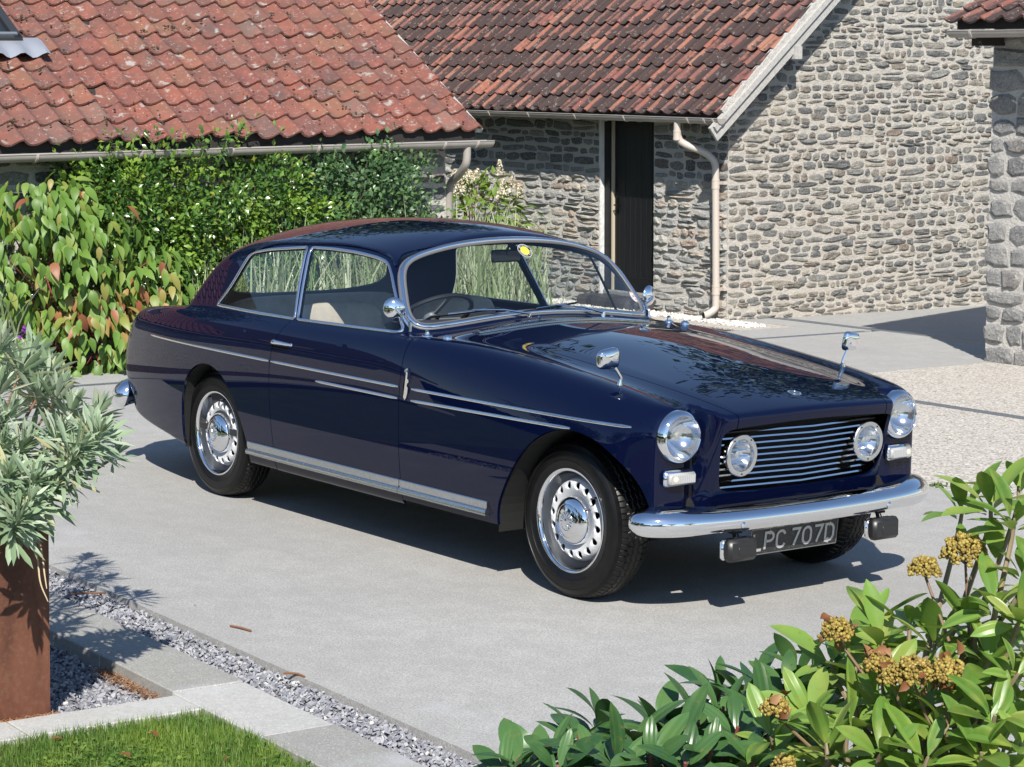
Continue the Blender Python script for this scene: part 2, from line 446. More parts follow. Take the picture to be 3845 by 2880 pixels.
def stone_shapes(n, seed, square=4.0, rough=.20):
    out = []
    for k in range(n):
        r = np.random.default_rng(seed + k); m = 10
        a = np.arange(m) * 2 * PI / m + r.uniform(-.16, .16, m)
        rad = (np.abs(np.cos(a) * 2) ** square + np.abs(np.sin(a) * 2) ** square) ** (-1 / square) * r.uniform(.84, 1.10, m)
        ring = lambda f, z: np.stack([rad * f * np.cos(a), rad * f * np.sin(a), z], 1)
        V = np.concatenate([ring(1.03, np.full(m, -.8)), ring(1.0, r.uniform(.05, .45, m)), ring(.70 + r.uniform(-.07, .07, m), 1 + r.normal(0, rough, m)), np.array([[r.uniform(-.12, .12), r.uniform(-.1, .1), 1 + r.normal(0, rough)]])])
        F = []
        for l in (0, 1):
            for i in range(m): j = (i + 1) % m; F += [(l * m + i, l * m + j, (l + 1) * m + j), (l * m + i, (l + 1) * m + j, (l + 1) * m + i)]
        for i in range(m): F.append((2 * m + i, 2 * m + (i + 1) % m, 3 * m))
        out.append((V, np.array(F)))
    return out
RUB = stone_shapes(30, 500, 4.0, .30); SQR = stone_shapes(20, 900, 7.0, .12)

def lay_stones(intervals, t1, hr, wr, gap, seed, jit=.006, t0=0.0):
    """rows of stones: list of (s, t, w, h)"""
    r = np.random.default_rng(seed); out = []; t = t0
    while t < t1:
        h = r.uniform(*hr)
        for (a, b) in intervals(t + h / 2):
            s = a
            while s < b - .02:
                w = min(np.exp(r.normal(math.log(wr[0]), wr[1])), wr[2]); w = max(w, h * .75)
                if b - (s + w) < .07: w = b - s
                if w > 2.6 * h and r.random() < .25 and h > .075:      # two thin stones in one course
                    q = r.uniform(.42, .58)
                    out += [(s + w / 2, t + h * q / 2, w - gap, h * q - gap), (s + w / 2, t + h * (q + 1) / 2, w - gap * r.uniform(1, 3), h * (1 - q) - gap)]
                else:
                    hh = h * r.uniform(.82, 1.06); out.append((s + w / 2, t + h / 2 + r.normal(0, jit), w - gap * r.uniform(.7, 1.6), hh - gap * r.uniform(.6, 1.4)))
                s += w
        t += h
    return [q for q in out if q[2] > .02 and q[3] > .015]

def place_stones(parent, stones, O, ex, ez, nrm, shapes, mat, prot, seed, n_parts):
    r = np.random.default_rng(seed); O, ex, ez, nrm = map(lambda v: np.array(v, float), (O, ex, ez, nrm))
    meshes = []
    for V, F in shapes:
        me = npmesh('stone', V, F, mat); meshes.append(me)
    order = np.argsort([-q[2] * q[3] for q in stones]); parts = set(order[:n_parts].tolist())
    VV, FF = [], []; base = 0
    for i, (s, t, w, h) in enumerate(stones):
        k = r.integers(len(shapes)); p = r.uniform(*prot); a = r.normal(0, .055)
        fx, fz = r.choice([-1, 1]), r.choice([-1, 1])
        ca, sa = math.cos(a), math.sin(a); X = (ex * ca + ez * sa) * w * fx; Z = (-ex * sa + ez * ca) * h * fz; N = nrm * p
        if np.dot(np.cross(X, Z), N) < 0: X = -X
        C = O + ex * s + ez * t
        if i in parts:
            o = obj('stone', meshes[k], parent)
            o.matrix_local = Matrix(((X[0], Z[0], N[0], C[0]), (X[1], Z[1], N[1], C[1]), (X[2], Z[2], N[2], C[2]), (0, 0, 0, 1)))
        else:
            V, F = shapes[k]; VV.append(V @ np.stack([X, Z, N]) + C); FF.append(F + base); base += len(V)
    if VV:
        o = obj('small_stones', npmesh('small_stones', np.concatenate(VV), np.concatenate(FF), mat), parent); o['kind'] = 'stuff'

# ---- pantiles
_tp = ([-.1, .0, .08, .25, .45, .65, .8, .9, .97, 1.04, 1.12], [.85, .2, -.35, -.82, -.72, -.05, .72, 1.0, .78, .15, -.4])
def tile_mesh(name, w, L, mat, amp=.024, th=.017, seed=0):
    n = 13; u = np.concatenate([np.linspace(-.02, .8, 9), [.86, .91, .96, 1.01, 1.05]]); m = n + 1
    xs, ys = map(np.array, _tp); pz = np.interp(u, xs, ys); pz = np.array([np.mean(np.interp(q + np.linspace(-.05, .05, 7), xs, ys)) for q in u]) * amp
    V = []; r = np.random.default_rng(seed); wob = r.normal(0, .0022, m)
    for y in (0, L):
        for top in (1, 0): V.append(np.stack([u * w, np.full(m, y) + (wob if y == 0 else 0), pz + (0 if top else -th)], 1))
    V = np.concatenate(V); F = []
    for i in range(n):
        F += [(i, i + 1, 2 * m + i + 1, 2 * m + i), (m + i, 3 * m + i, 3 * m + i + 1, m + i + 1), (i, m + i, m + i + 1, i + 1)]
    F += [(0, 2 * m, 3 * m, m), (n, m + n, 3 * m + n, 2 * m + n)]
    me = MB().add(V, F).mesh(name, mat, True, 50); at_ = me.attributes.new('hgt', 'FLOAT', 'POINT'); at_.data.foreach_set('value', V[:, 2].astype(np.float32)); return me
def tile_material(name, cols, streak, lich, moss, pale):
    t = NT(name); t.set(Roughness=.85); c = t.coord(); r1 = t.rand()
    r2 = t.n('NewGeometry').outputs['Random Per Island']; r = t.math('FRACT', t.math('ADD', t.math('MULTIPLY', r1, 5.3), t.math('MULTIPLY', r2, 3.1)))
    pos = t.n('NewGeometry').outputs['Position']
    off = t.n('VectorMath', _operation='ADD'); t.l(pos, off.inputs[0]); cb = t.n('CombineXYZ'); t.l(t.math('MULTIPLY', r, 30), cb.inputs[2]); t.l(cb.outputs[0], off.inputs[1]); p = off.outputs[0]
    col = t.ramp(r, cols)
    wx = t.noise(pos, 1.1, 4, .6); n1 = t.noise(p, 5, 5, .6); n2 = t.noise(p, 26, 5, .7); n3 = t.noise(p, 11, 5, .6, .4)
    col = t.mix(t.math('MULTIPLY', t.ramp(n1, [(.38, (1, 1, 1)), (.62, (0, 0, 0))]), .45), col, (.30, .085, .055))
    col = t.mix(t.math('MULTIPLY', t.ramp(n2, [(.54, (0, 0, 0)), (.68, (1, 1, 1))]), pale), col, (.36, .285, .24))
    col = t.mix(t.math('MULTIPLY', t.ramp(wx, [(.5, (0, 0, 0)), (.68, (1, 1, 1))]), .45), col, (.11, .075, .066))
    if streak:      # soot and algae lying in the channels of old tiles
        sp = t.n('Attribute', _attribute_name='hgt')
        hgt = t.math('ADD', t.math('MULTIPLY', sp.outputs['Fac'], -22.0), t.math('MULTIPLY', t.math('SUBTRACT', n3, .5), 1.8))
        rr = t.math('MULTIPLY', t.math('SUBTRACT', t.math('FRACT', t.math('MULTIPLY', r, 3.7)), .45), 1.5)
        fac = t.ramp(t.math('ADD', t.math('ADD', hgt, rr), .60), [(.2, (0, 0, 0)), (.55, (1, 1, 1))])
        col = t.mix(t.math('MULTIPLY', fac, streak), col, (.040, .026, .024))
    col = t.mix(t.math('MULTIPLY', t.ramp(n3, [(.60, (0, 0, 0)), (.68, (1, 1, 1))]), lich), col, (.30, .285, .26))
    v = t.n('TexVoronoi', Scale=13.0); t.l(p, v.inputs['Vector'])
    sepc = t.n('SeparateColor'); t.l(v.outputs['Color'], sepc.inputs[0])
    spot = t.math('MULTIPLY', t.math('LESS_THAN', v.outputs['Distance'], .135), t.math('GREATER_THAN', sepc.outputs[0], 1 - moss))
    col = t.mix(t.math('MULTIPLY', spot, .9), col, (.035, .028, .02))
    v2 = t.n('TexVoronoi', Scale=34.0); t.l(p, v2.inputs['Vector']); s2 = t.n('SeparateColor'); t.l(v2.outputs['Color'], s2.inputs[0])
    spot2 = t.math('MULTIPLY', t.math('LESS_THAN', v2.outputs['Distance'], .2), t.math('GREATER_THAN', s2.outputs[1], .86))
    col = t.mix(t.math('MULTIPLY', spot2, .55), col, (.46, .40, .35))
    t.col(col); t.bump(t.math('ADD', n2, n1), .35, .01); return t.m
tile_red = tile_material('red_pantile', [(0, (.105, .055, .046)), (.3, (.160, .062, .042)), (.55, (.125, .050, .042)), (.8, (.175, .088, .054)), (.92, (.085, .046, .042)), (1, (.15, .098, .078))], 0, .9, .36, .34)
tile_old = tile_material('old_pantile', [(0, (.14, .062, .052)), (.3, (.235, .10, .064)), (.55, (.13, .055, .048)), (.8, (.28, .145, .095)), (1, (.17, .072, .06))], .97, .35, .05, .28)

def roof_tiles(parent, mat, w, gauge, cols, rows, origin, along, upslope, nrm, seed, skip=None, flip=1, amp=.024):
    r = np.random.default_rng(seed); L = gauge + .075; meshes = [tile_mesh('roof_tile', w, L, mat, amp, seed=seed + k) for k in range(6)]
    along, upslope, nrm = map(lambda v: np.array(v, float), (along, upslope, nrm)); tilt = .030 / L
    for j in range(rows):
        for i in range(cols):
            if skip and skip(i, j): continue
            U = unit(upslope - nrm * tilt); N = unit(nrm + upslope * tilt)
            a = r.normal(0, .014); A = along * math.cos(a) + U * math.sin(a); U2 = U * math.cos(a) - along * math.sin(a)
            C = np.array(origin) + along * (i * w + r.normal(0, .003)) + upslope * (j * gauge + r.normal(0, .009)) + nrm * (.046 + r.normal(0, .002))
            o = obj('roof_tile', meshes[r.integers(6)], parent)
            o.matrix_local = Matrix(((A[0], U2[0], N[0], C[0]), (A[1], U2[1], N[1], C[1]), (A[2], U2[2], N[2], C[2]), (0, 0, 0, 1)))
def upper_tiles(parent, mat, w, gauge, cols, rows, origin, along, upslope, nrm, seed):
    """the courses above the picture, joined"""
    me = tile_mesh('t', w, gauge + .05, mat); V0 = np.array([v.co[:] for v in me.vertices]); F0 = [list(p.vertices) for p in me.polygons]
    along, upslope, nrm = map(lambda v: np.array(v, float), (along, upslope, nrm)); B = np.stack([along, unit(upslope - nrm * .1), nrm]); mb = MB()
    for j in range(rows):
        for i in range(cols): mb.add(V0 @ B + np.array(origin) + along * i * w + upslope * j * gauge + nrm * .05, F0)
    o = mb.obj('upper_courses', mat, parent, angle=50); o['kind'] = 'stuff'
    at_ = o.data.attributes.new('hgt', 'FLOAT', 'POINT'); at_.data.foreach_set('value', np.tile(V0[:, 2], rows * cols).astype(np.float32))

pvc = NT('stone_coloured_gutter'); pvc.set(Roughness=.45); pvc.col(pvc.ramp(pvc.noise(pvc.coord(), 6, 4), [(.3, (.29, .265, .24)), (.7, (.36, .33, .30))])); pvc = pvc.m
pvc2 = simple('beige_downpipe', (.50, .44, .385), .4)
oak = NT('weathered_oak'); oak.set(Roughness=.8); _m = oak.n('Mapping'); oak.l(oak.coord(), _m.inputs[0]); _m.inputs['Scale'].default_value = (1, 1, 1)
_w = oak.noise(_m.outputs[0], 25, 6, .7, 1.5); oak.col(oak.ramp(_w, [(.3, (.30, .285, .265)), (.7, (.50, .485, .46))])); oak.bump(_w, .4, .005); oak = oak.m
dark_wood = simple('dark_timber', (.025, .022, .02), .8)
def gutter(parent, p0, p1, r=.056, brackets=(), up=(0, 0, 1)):
    p0, p1 = np.array(p0, float), np.array(p1, float)
    a = np.linspace(PI, 2 * PI, 13); outer = [(r * math.cos(t), r * math.sin(t)) for t in a]; inner = [((r - .004) * math.cos(t), (r - .004) * math.sin(t)) for t in a[::-1]]
    lip = [(r + .004, .004), (r + .004, 0)]
    g_ = MB().sweep([p0, p1], outer + inner, [up, up]).obj('gutter', pvc, parent, angle=30)
    d = unit(p1 - p0); side = np.cross(d, up)
    for pp, sg in ((p0, -1), (p1, 1)):
        MB().sweep([pp, pp + d * sg * .004], [(0.999 * x, .999 * z) for x, z in outer], [up, up]).obj('end_cap', pvc, g_, angle=30)
    for sd in (-1, 1): MB().tube([p0 + side * sd * r, p1 + side * sd * r], .005, 6).obj('gutter_lip', pvc, g_)
    for t in brackets:
        c = p0 + (p1 - p0) * t; big = [((r + .006) * math.cos(q), (r + .006) * math.sin(q)) for q in a] + [((r + .001) * math.cos(q), (r + .001) * math.sin(q)) for q in a[::-1]]
        MB().sweep([c - d * .011, c + d * .011], big, [up, up]).obj('bracket', pvc2, g_, angle=30)
    return g_

# ------------------------------------------------------------ barn with the door (middle)
BARN = empty('door_barn', 'long stone barn with dark mottled pantile roof, black plank door and tall gable', 'building')
pit = math.atan(.82); UP = (0, math.cos(pit), math.sin(pit)); NR = (0, -math.sin(pit), math.cos(pit))
YD, XG, XV = 8.45, -8.83, -8.60
zb = -.5
xL, xR, zT = -10.79, -9.94, 1.66     # door opening
m = MB()
def wall_rect(mb, x0, x1, z0, z1, y): mb.add([(x0, y, z0), (x1, y, z0), (x1, y, z1), (x0, y, z1)], [(0, 1, 2, 3)])
for (x0, x1, z0, z1) in ((-14.5, xL, zb, 1.95), (xR, XG, zb, 1.95), (xL, xR, zT, 1.95)): wall_rect(m, x0, x1, z0, z1, YD)
for x in (xL, xR): m.add([(x, YD, zb), (x, YD + .5, zb), (x, YD + .5, zT), (x, YD, zT)], [(0, 1, 2, 3)])
WD = m.obj('front_wall', mortar_d, BARN, smooth=False)
zr = lambda y: 1.70 + .82 * (y - 8.13)
yr = 11.6
V = [(XG, YD, zb), (XG, 14.6, zb), (XG, 14.6, zr(yr) - .82 * (14.6 - yr)), (XG, yr, zr(yr)), (XG, YD, zr(YD))]
WG = MB().add(V, [(0, 1, 2, 3, 4)]).obj('gable_wall', mortar_w, BARN, smooth=False)
# rubble of the gable
L_ = 4.6
def iv_g(t):
    z = zb + t; a = 0.0
    if z > zr(YD): a = (z - zr(YD)) / .82
    return [(a, L_)]
st = lay_stones(iv_g, 3.75, (.05, .108), (.16, .42, .42), .017, 11, .012)
st = [q for q in st if q[1] + zb > -.45]
place_stones(WG, st, (XG, YD, zb), (0, 1, 0), (0, 0, 1), (1, 0, 0), RUB, stone_w, (.005, .020), 12, 190)
iv_d = lambda t: [(0.0, xL - -14.2)] + [(xR - -14.2, XG - -14.2)]
st = lay_stones(iv_d, 2.3, (.06, .125), (.21, .40, .50), .016, 21, .007)
st = [q for q in st if -14.2 + q[0] > -13.6]
vis = [q for q in st if True]
hi = [q for q in vis if q[1] + zb > 1.0]; lo = [q for q in vis if q[1] + zb <= 1.0]
place_stones(WD, hi, (-14.2, YD, zb), (1, 0, 0), (0, 0, 1), (0, -1, 0), SQR, stone_d, (.006, .02), 22, 50)
place_stones(WD, lo, (-14.2, YD, zb), (1, 0, 0), (0, 0, 1), (0, -1, 0), RUB, stone_g, (.010, .032), 23, 60)
# roof
RF = MB().add([(-18.4, 8.16, zr(8.16)), (XV - .01, 8.16, zr(8.16)), (XV - .01, yr, zr(yr)), (-18.4, yr, zr(yr)), (XV - .01, 15, zr(yr) - .82 * (15 - yr)), (-18.4, 15, zr(yr) - .82 * (15 - yr))], [(0, 1, 2, 3), (3, 2, 4, 5)]).obj('roof', dark_wood, BARN, smooth=False)
W_, G_ = .198, .240
nc, nr_ = 38, 9
roof_tiles(RF, tile_old, W_, G_, nc, nr_, (XV - nc * W_ - .005, 8.115, zr(8.115)), (1, 0, 0), UP, NR, 31, amp=.026, skip=lambda i, j: i < 15 - int(1.55 * j))
upper_tiles(RF, tile_old, W_, G_, 23, 9, (XV - (nc + 8) * W_ - .005, 8.115, zr(8.115)), (1, 0, 0), UP, NR, 33)
upper_tiles(RF, tile_old, W_, G_, 48, 9, np.array((XV - 48 * W_ - .005, 8.115, zr(8.115))) + np.array(UP) * nr_ * G_, (1, 0, 0), UP, NR, 32)
gutter(BARN, (-12.9, 8.085, 1.690), (-8.545, 8.085, 1.672), .056, (.16, .32, .50, .68, .90, .955, .985))
for x in (-12.6, -12.05, -11.5, -10.95, -10.40, -9.85, -9.3, -8.95):
    MB().box((x, 8.32, 1.70), (.075, .34, .10), rotm('X', pit * .35)).obj('rafter_end', oak, BARN, smooth=False)
MB().box((-11.5, 8.155, 1.715), (5.8, .02, .08)).obj('fascia', dark_wood, BARN, smooth=False)
# verge: barge board, cement verge and purlin end
for off, wd, th, nm in ((.005, .16, .03, 'barge_board'), (.035, .055, .026, 'barge_fillet')):
    c0 = np.array((XV + off, 8.02, zr(8.02) - .09 + (0 if nm == 'barge_board' else .055))); c1 = np.array((XV + off, yr + .1, zr(yr + .1) - .09 + (0 if nm == 'barge_board' else .055)))
    MB().sweep([c0, c1], [(-wd / 2, -th / 2), (wd / 2, -th / 2), (wd / 2, th / 2), (-wd / 2, th / 2)], [(1, 0, 0), (1, 0, 0)]).obj(nm, oak, BARN, smooth=False)
MB().sweep([(XV + .0, 8.14, zr(8.14) + .02), (XV + .0, yr, zr(yr) + .02)], [(-.035, -.045), (.028, -.045), (.040, .022), (-.035, .022)], [(1, 0, 0)] * 2).obj('verge_mortar', mortar_d, BARN, smooth=False)
MB().box((XG + .12, 9.13, zr(9.13) - .22), (.30, .10, .13), rotm('X', 0)).obj('purlin_end', oak, BARN, smooth=False)
MB().box((XG + .06, 8.56, zr(8.56) - .26), (.22, .14, .035)).obj('corbel_slate', stone_d, BARN, smooth=False)
# doorway
white = NT('limewash'); white.set(Roughness=.8); white.col(white.ramp(white.noise(white.coord(), 10, 5), [(.3, (.62, .62, .61)), (.7, (.78, .78, .77))])); white.bump(white.noise(white.coord(), 22, 4), .6, .02); white = white.m
blackp = NT('black_boards'); blackp.set(Roughness=.5); blackp.col(blackp.ramp(blackp.noise(blackp.coord(), 20, 4), [(.3, (.0035, .0038, .0055)), (.7, (.006, .0065, .009))])); blackp = blackp.m
creamp = simple('cream_edge', (.50, .44, .33), .6)
gz0 = gzf(-10.4, 8.5)
rv = [(xL - .025, YD - .012, z) for z in np.linspace(gz0, zT, 22)]; rj = np.random.default_rng(3)
V = np.array([[(xL - .018 + rj.uniform(-.010, .010), YD - .010, p[2]), (xL + .006, YD - .012, p[2]), (xL + .004, YD + .045, p[2])] for p in rv]).reshape(-1, 3)
MB().add(V, [(i * 3 + k, i * 3 + k + 1, i * 3 + k + 4, i * 3 + k + 3) for i in range(21) for k in range(2)]).obj('limewashed_reveal', white, BARN, smooth=False)
yd = YD + .085
DOORB = MB().box((xL + .045, yd, (gz0 + zT) / 2), (.09, .07, zT - gz0)).box((xR - .03, yd, (gz0 + zT) / 2), (.06, .07, zT - gz0)).box(((xL + xR) / 2, yd, zT - .03), (xR - xL, .07, .06)).obj('door_frame', blackp, BARN, smooth=False)
DL = bpy.data.objects.new('plank_door', None); link(DL, BARN)
MB().box((xL + .100, yd + .012, (gz0 + .12 + zT) / 2), (.020, .05, zT - gz0 - .16)).obj('door_edge', creamp, DL, smooth=False)
pw = (xR - .06 - (xL + .115)) / 8
for k in range(8):
    MB().box((xL + .115 + pw * (k + .5), yd + .03 + rj.uniform(-.002, .002), (gz0 + .16 + zT) / 2), (pw - .004, .03, zT - gz0 - .2), bev=.002).obj('plank', blackp, DL, smooth=False)
MB().box(((xL + xR) / 2 + .03, yd + .02, gz0 + .24), (xR - xL - .18, .03, .15)).obj('bottom_rail', blackp, DL, smooth=False)
MB().tube([(xL + .17, yd - .02, .72), (xL + .17, yd - .045, .72), (xL + .27, yd - .045, .72)], .007).box((xL + .17, yd + .005, .72), (.03, .012, .16)).obj('latch', simple('black_iron', (.01, .01, .01), .4, .6), DL)
MB().box(((xL + xR) / 2, yd + .0, gz0 + .135), (xR - xL, .12, .05), bev=.008).obj('threshold', stone_d, BARN, smooth=False)
MB().box(((xL + xR) / 2, yd + .35, .7), (xR - xL + .3, .02, 2.4)).obj('dark_interior', black, BARN, smooth=False)
brick_m = NT('blue_brick'); brick_m.set(Roughness=.55); brick_m.col(brick_m.ramp(brick_m.rand(), [(0, (.035, .033, .034)), (1, (.07, .064, .064))])); brick_m = brick_m.m
STEP = MB().box(((xL + xR) / 2 - .03, YD - .02, gz0 + .045), (xR - xL + .14, .42, .09)).obj('step', mortar_d, BARN, smooth=False)
nb = 13; bw = (xR - xL + .16) / nb
sec = [(-.23, .0), (-.245, .02), (-.245, .075), (-.225, .108), (-.19, .118), (.0, .118), (.0, .0)]
for k in range(nb):
    x0 = xL - .11 + k * bw; V = [(x0 + .005, YD + a, gz0 + b) for a, b in sec] + [(x0 + bw - .005, YD + a, gz0 + b) for a, b in sec]; n7 = len(sec)
    MB().add(V, [(i, (i + 1) % n7, n7 + (i + 1) % n7, n7 + i) for i in range(n7)] + [tuple(range(n7 - 1, -1, -1)), tuple(range(n7, 2 * n7))]).obj('brick', brick_m, STEP, smooth=False)
# downpipe
gzp = gzf(-8.9, 8.4)
DP = MB().tube(smooth_poly([(-9.18, 8.085, 1.66), (-9.18, 8.085, 1.50), (-9.16, 8.12, 1.42), (-9.0, 8.30, 1.33), (-8.925, 8.36, 1.24), (-8.92, 8.365, 1.10), (-8.90, 8.365, gzp + .16), (-8.90, 8.36, gzp + .11), (-8.93, 8.28, gzp + .055), (-8.945, 8.24, gzp + .05)], closed=False, it=2), .036, 20, caps=False).obj('downpipe', pvc2, BARN)
for (x, z) in ((-9.18, 1.50), (-8.92, 1.02), (-8.903, gzp + .30)):
    yy_ = 8.085 if z > 1.3 else 8.365
    MB().lathe([(.0365, -.05), (.041, -.05), (.042, -.03), (.040, -.028), (.040, .028), (.042, .03), (.042, .045), (.0365, .045)], 24, 2, (x, yy_, z)).obj('pipe_collar', pvc2, DP)
    if z < 1.3: MB().box((x + .06, yy_ + .045, z + .01), (.07, .05, .03)).obj('pipe_clip', pvc2, DP, smooth=False)
MB().lathe([(.0001, .0), (.033, .0)], 20, 1, (-8.944, 8.246, gzp + .05)).obj('pipe_mouth', black, DP)

# ------------------------------------------------------------ left barn
LB = empty('red_roof_barn', 'low stone barn with clean red pantile roof behind the hedge', 'building')
s_l = .646; pl_ = math.atan(s_l); zl = lambda x: 1.635 + s_l * (-8.70 - x); YE = 5.28
UPL = (-math.cos(pl_), 0, math.sin(pl_)); NRL = (math.sin(pl_), 0, math.cos(pl_)); XW = -8.98
WL = MB().add([(XW, -7, -.4), (XW, 5.12, -.4), (XW, 5.12, 1.8), (XW, -7, 1.8)], [(0, 1, 2, 3)]).add([(XW, 5.12, -.4), (-15, 5.12, -.4), (-15, 5.12, 3), (-12.4, 5.12, zl(-12.4) - .05), (XW, 5.12, 1.75)], [(0, 1, 2, 3, 4)]).obj('wall', mortar_d, LB, smooth=False)
st = lay_stones(lambda t: [(0, 6.12)], 2.1, (.10, .19), (.24, .30, .42), .028, 41, .004)
st = [q for q in st if q[1] > .9]
place_stones(WL, st, (XW, -1.0, -.4), (0, 1, 0), (0, 0, 1), (1, 0, 0), SQR, stone_d, (.006, .018), 42, 90)
RL = MB().add([(-8.74, -7, zl(-8.74)), (-8.74, YE - .02, zl(-8.74)), (-12.4, YE - .02, zl(-12.4)), (-12.4, -7, zl(-12.4)), (-16, YE - .02, zl(-12.4) - 2.2), (-16, -7, zl(-12.4) - 2.2)], [(0, 1, 2, 3), (3, 2, 4, 5)]).obj('roof', dark_wood, LB, smooth=False)
WT, GT = .208, .255; BL0 = np.stack([np.array(UPL), np.array((0, 1.0, 0)), np.array(NRL)])
ncl = 29; sky_c = lambda i, j: (ncl * WT - (i + .5) * WT > 3.86) and (5 <= j <= 9)
roof_tiles(RL, tile_red, WT, GT, ncl, 9, (-8.665, YE - ncl * WT - .005, zl(-8.665)), (0, 1, 0), UPL, NRL, 51, amp=.027, skip=sky_c)
upper_tiles(RL, tile_red, WT, GT, 40, 8, np.array((-8.665, YE - 40 * WT - .005, zl(-8.665))) + np.array(UPL) * 9 * GT, (0, 1, 0), UPL, NRL, 52)
upper_tiles(RL, tile_red, WT, GT, 14, 9, np.array((-8.665, YE - (ncl + 14) * WT - .005, zl(-8.665))), (0, 1, 0), UPL, NRL, 53)
gutter(LB, (-8.625, -6.5, 1.575), (-8.625, 5.36, 1.535), .060, (.10, .25, .40, .55, .63, .705, .775, .845, .905, .955, .985))
MB().box((-8.72, -.9, 1.60), (.02, 12.3, .11)).obj('fascia', dark_wood, LB, smooth=False)
MB().tube(smooth_poly([(-8.625, 5.10, 1.51), (-8.625, 5.10, 1.40), (-8.64, 5.10, 1.33), (-8.80, 5.13, 1.22), (-8.95, 5.16, 1.17), (-9.0, 5.16, 1.05), (-9.0, 5.16, -.1)], closed=False, it=2), .036, 18).obj('downpipe', pvc, LB)
MB().sweep([(-8.67, YE + .005, zl(-8.67) + .01), (-12.4, YE + .005, zl(-12.4) + .01)], [(-.02, -.05), (.02, -.05), (.02, .02), (-.02, .02)], [(0, 1, 0)] * 2).obj('verge_mortar', mortar_d, LB, smooth=False)
moss_m = NT('moss'); moss_m.set(Roughness=.95); moss_m.col(moss_m.ramp(moss_m.n('NewGeometry').outputs['Random Per Island'], [(0, (.022, .018, .012)), (.6, (.045, .035, .02)), (1, (.06, .06, .025))])); moss_m = moss_m.m
_r = np.random.default_rng(3); _V, _F, _b = [], [], 0
for k in range(230):
    up_ = _r.uniform(.05, 2.3); yy_ = _r.uniform(-.4, 5.2); ph = ((YE - yy_) / WT) % 1.0
    n_ = 1 + (k % 5 == 0) * 3
    for q in range(n_):
        P0 = np.array((-8.665, yy_ + _r.normal(0, .02) * (n_ > 1), zl(-8.665))) + np.array(UPL) * (up_ + _r.normal(0, .02) * (n_ > 1)) + np.array(NRL) * (.062 + .027 * math.sin(2 * PI * ((1 - ph) - .62)) + .006)
        s_ = _r.uniform(.007, .017); V, F = CHIPS[_r.integers(len(CHIPS))]
        _V.append(V * s_ * np.array([1, 1, .7]) @ BL0 + P0); _F.append(F + _b); _b += len(V)
o = obj('moss', npmesh('moss', np.concatenate(_V), np.concatenate(_F), moss_m, True), RL); o['kind'] = 'stuff'
# roof light and lead apron at the left edge of the frame
skx = lambda x, y, h: (x, y, zl(x) + h)
SK = bpy.data.objects.new('roof_light', None); link(SK, LB)
BL = np.stack([np.array(UPL), np.array((0, 1.0, 0)), np.array(NRL)])
def roof_box(c_up, y, h, su, sy, sh, bev=0): 
    C = np.array((-8.70, 0, zl(-8.70))) + np.array(UPL) * c_up + np.array((0, y, 0)) + np.array(NRL) * h
    mb = MB().box((0, 0, 0), (su, sy, sh), bev=bev); mb.V = [v @ BL + C for v in mb.V]; return mb
steel_d = simple('roof_light_frame', (.06, .065, .07), .35, .5)
roof_box(1.78, 1.40, .07, .94, .07, .10).obj('frame_side', steel_d, SK, smooth=False)
roof_box(1.34, 1.00, .07, .07, .86, .10).obj('frame_bottom', steel_d, SK, smooth=False)
roof_box(1.80, 1.0, .085, .86, .72, .012).obj('pane', simple('roof_light_glass', (.02, .025, .03), .03), SK, smooth=False)
roof_box(1.36, 1.15, .125, .03, .5, .02).obj('sill_bar', simple('zinc_bar', (.55, .57, .58), .35, .8), SK, smooth=False)
lead_u = np.linspace(.10, 1.60, 40); V = []
for q, (cu) in enumerate((1.38, 1.30, 1.20, 1.10)):
    for y in lead_u:
        ph = ((YE - y) / WT) % 1.0; wv = -.027 * math.sin(2 * PI * (ph - .62 + .5))
        hh = (.075, .095, .092 + wv * .7, .088 + wv)[q] if q < 3 else .086 + wv
        V.append(np.array((-8.70, y, zl(-8.70))) + np.array(UPL) * cu + np.array(NRL) * hh)
MB().add(V, [(i * 40 + j, i * 40 + j + 1, (i + 1) * 40 + j + 1, (i + 1) * 40 + j) for i in range(3) for j in range(39)]).obj('lead_apron', simple('lead', (.42, .44, .48), .35, .5), SK)

# ------------------------------------------------------------ right building
RB = empty('corner_building', 'pale stone building corner with brown gutter at the right edge', 'building')
YR, X0 = 7.92, -5.09
WR = MB().box(((X0 + 1.5) / 2, YR + 2.0, 1.0), (1.5 - X0, 4.0, 3.3)).obj('wall', mortar_d, RB, smooth=False)
st = lay_stones(lambda t: [(-.02 + .02 * math.sin(t * 9), 2.2)], 3.05, (.11, .21), (.26, .35, .46), .016, 61, .004)
place_stones(WR, st, (X0, YR, -.62), (1, 0, 0), (0, 0, 1), (0, -1, 0), SQR, stone_p, (.012, .035), 62, 110)
zR = lambda y: 2.53 + .42 * (y - 7.56); _pr = math.atan(.42); UPR = (0, math.cos(_pr), math.sin(_pr)); NRR = (0, -math.sin(_pr), math.cos(_pr))
RR = MB().add([(-5.24, 7.60, zR(7.60)), (1.6, 7.60, zR(7.60)), (1.6, 9.95, zR(9.95)), (-5.24, 9.95, zR(9.95)), (1.6, 12.3, zR(7.6)), (-5.24, 12.3, zR(7.6))], [(0, 1, 2, 3), (3, 2, 4, 5)]).obj('roof', dark_wood, RB, smooth=False)
roof_tiles(RR, tile_old, .205, .245, 8, 2, (-5.27, 7.53, zR(7.53)), (1, 0, 0), UPR, NRR, 71, amp=.027)
upper_tiles(RR, tile_old, .205, .245, 33, 11, np.array((-5.27, 7.53, zR(7.53))) + np.array(UPR) * .245 * 2, (1, 0, 0), UPR, NRR, 72)
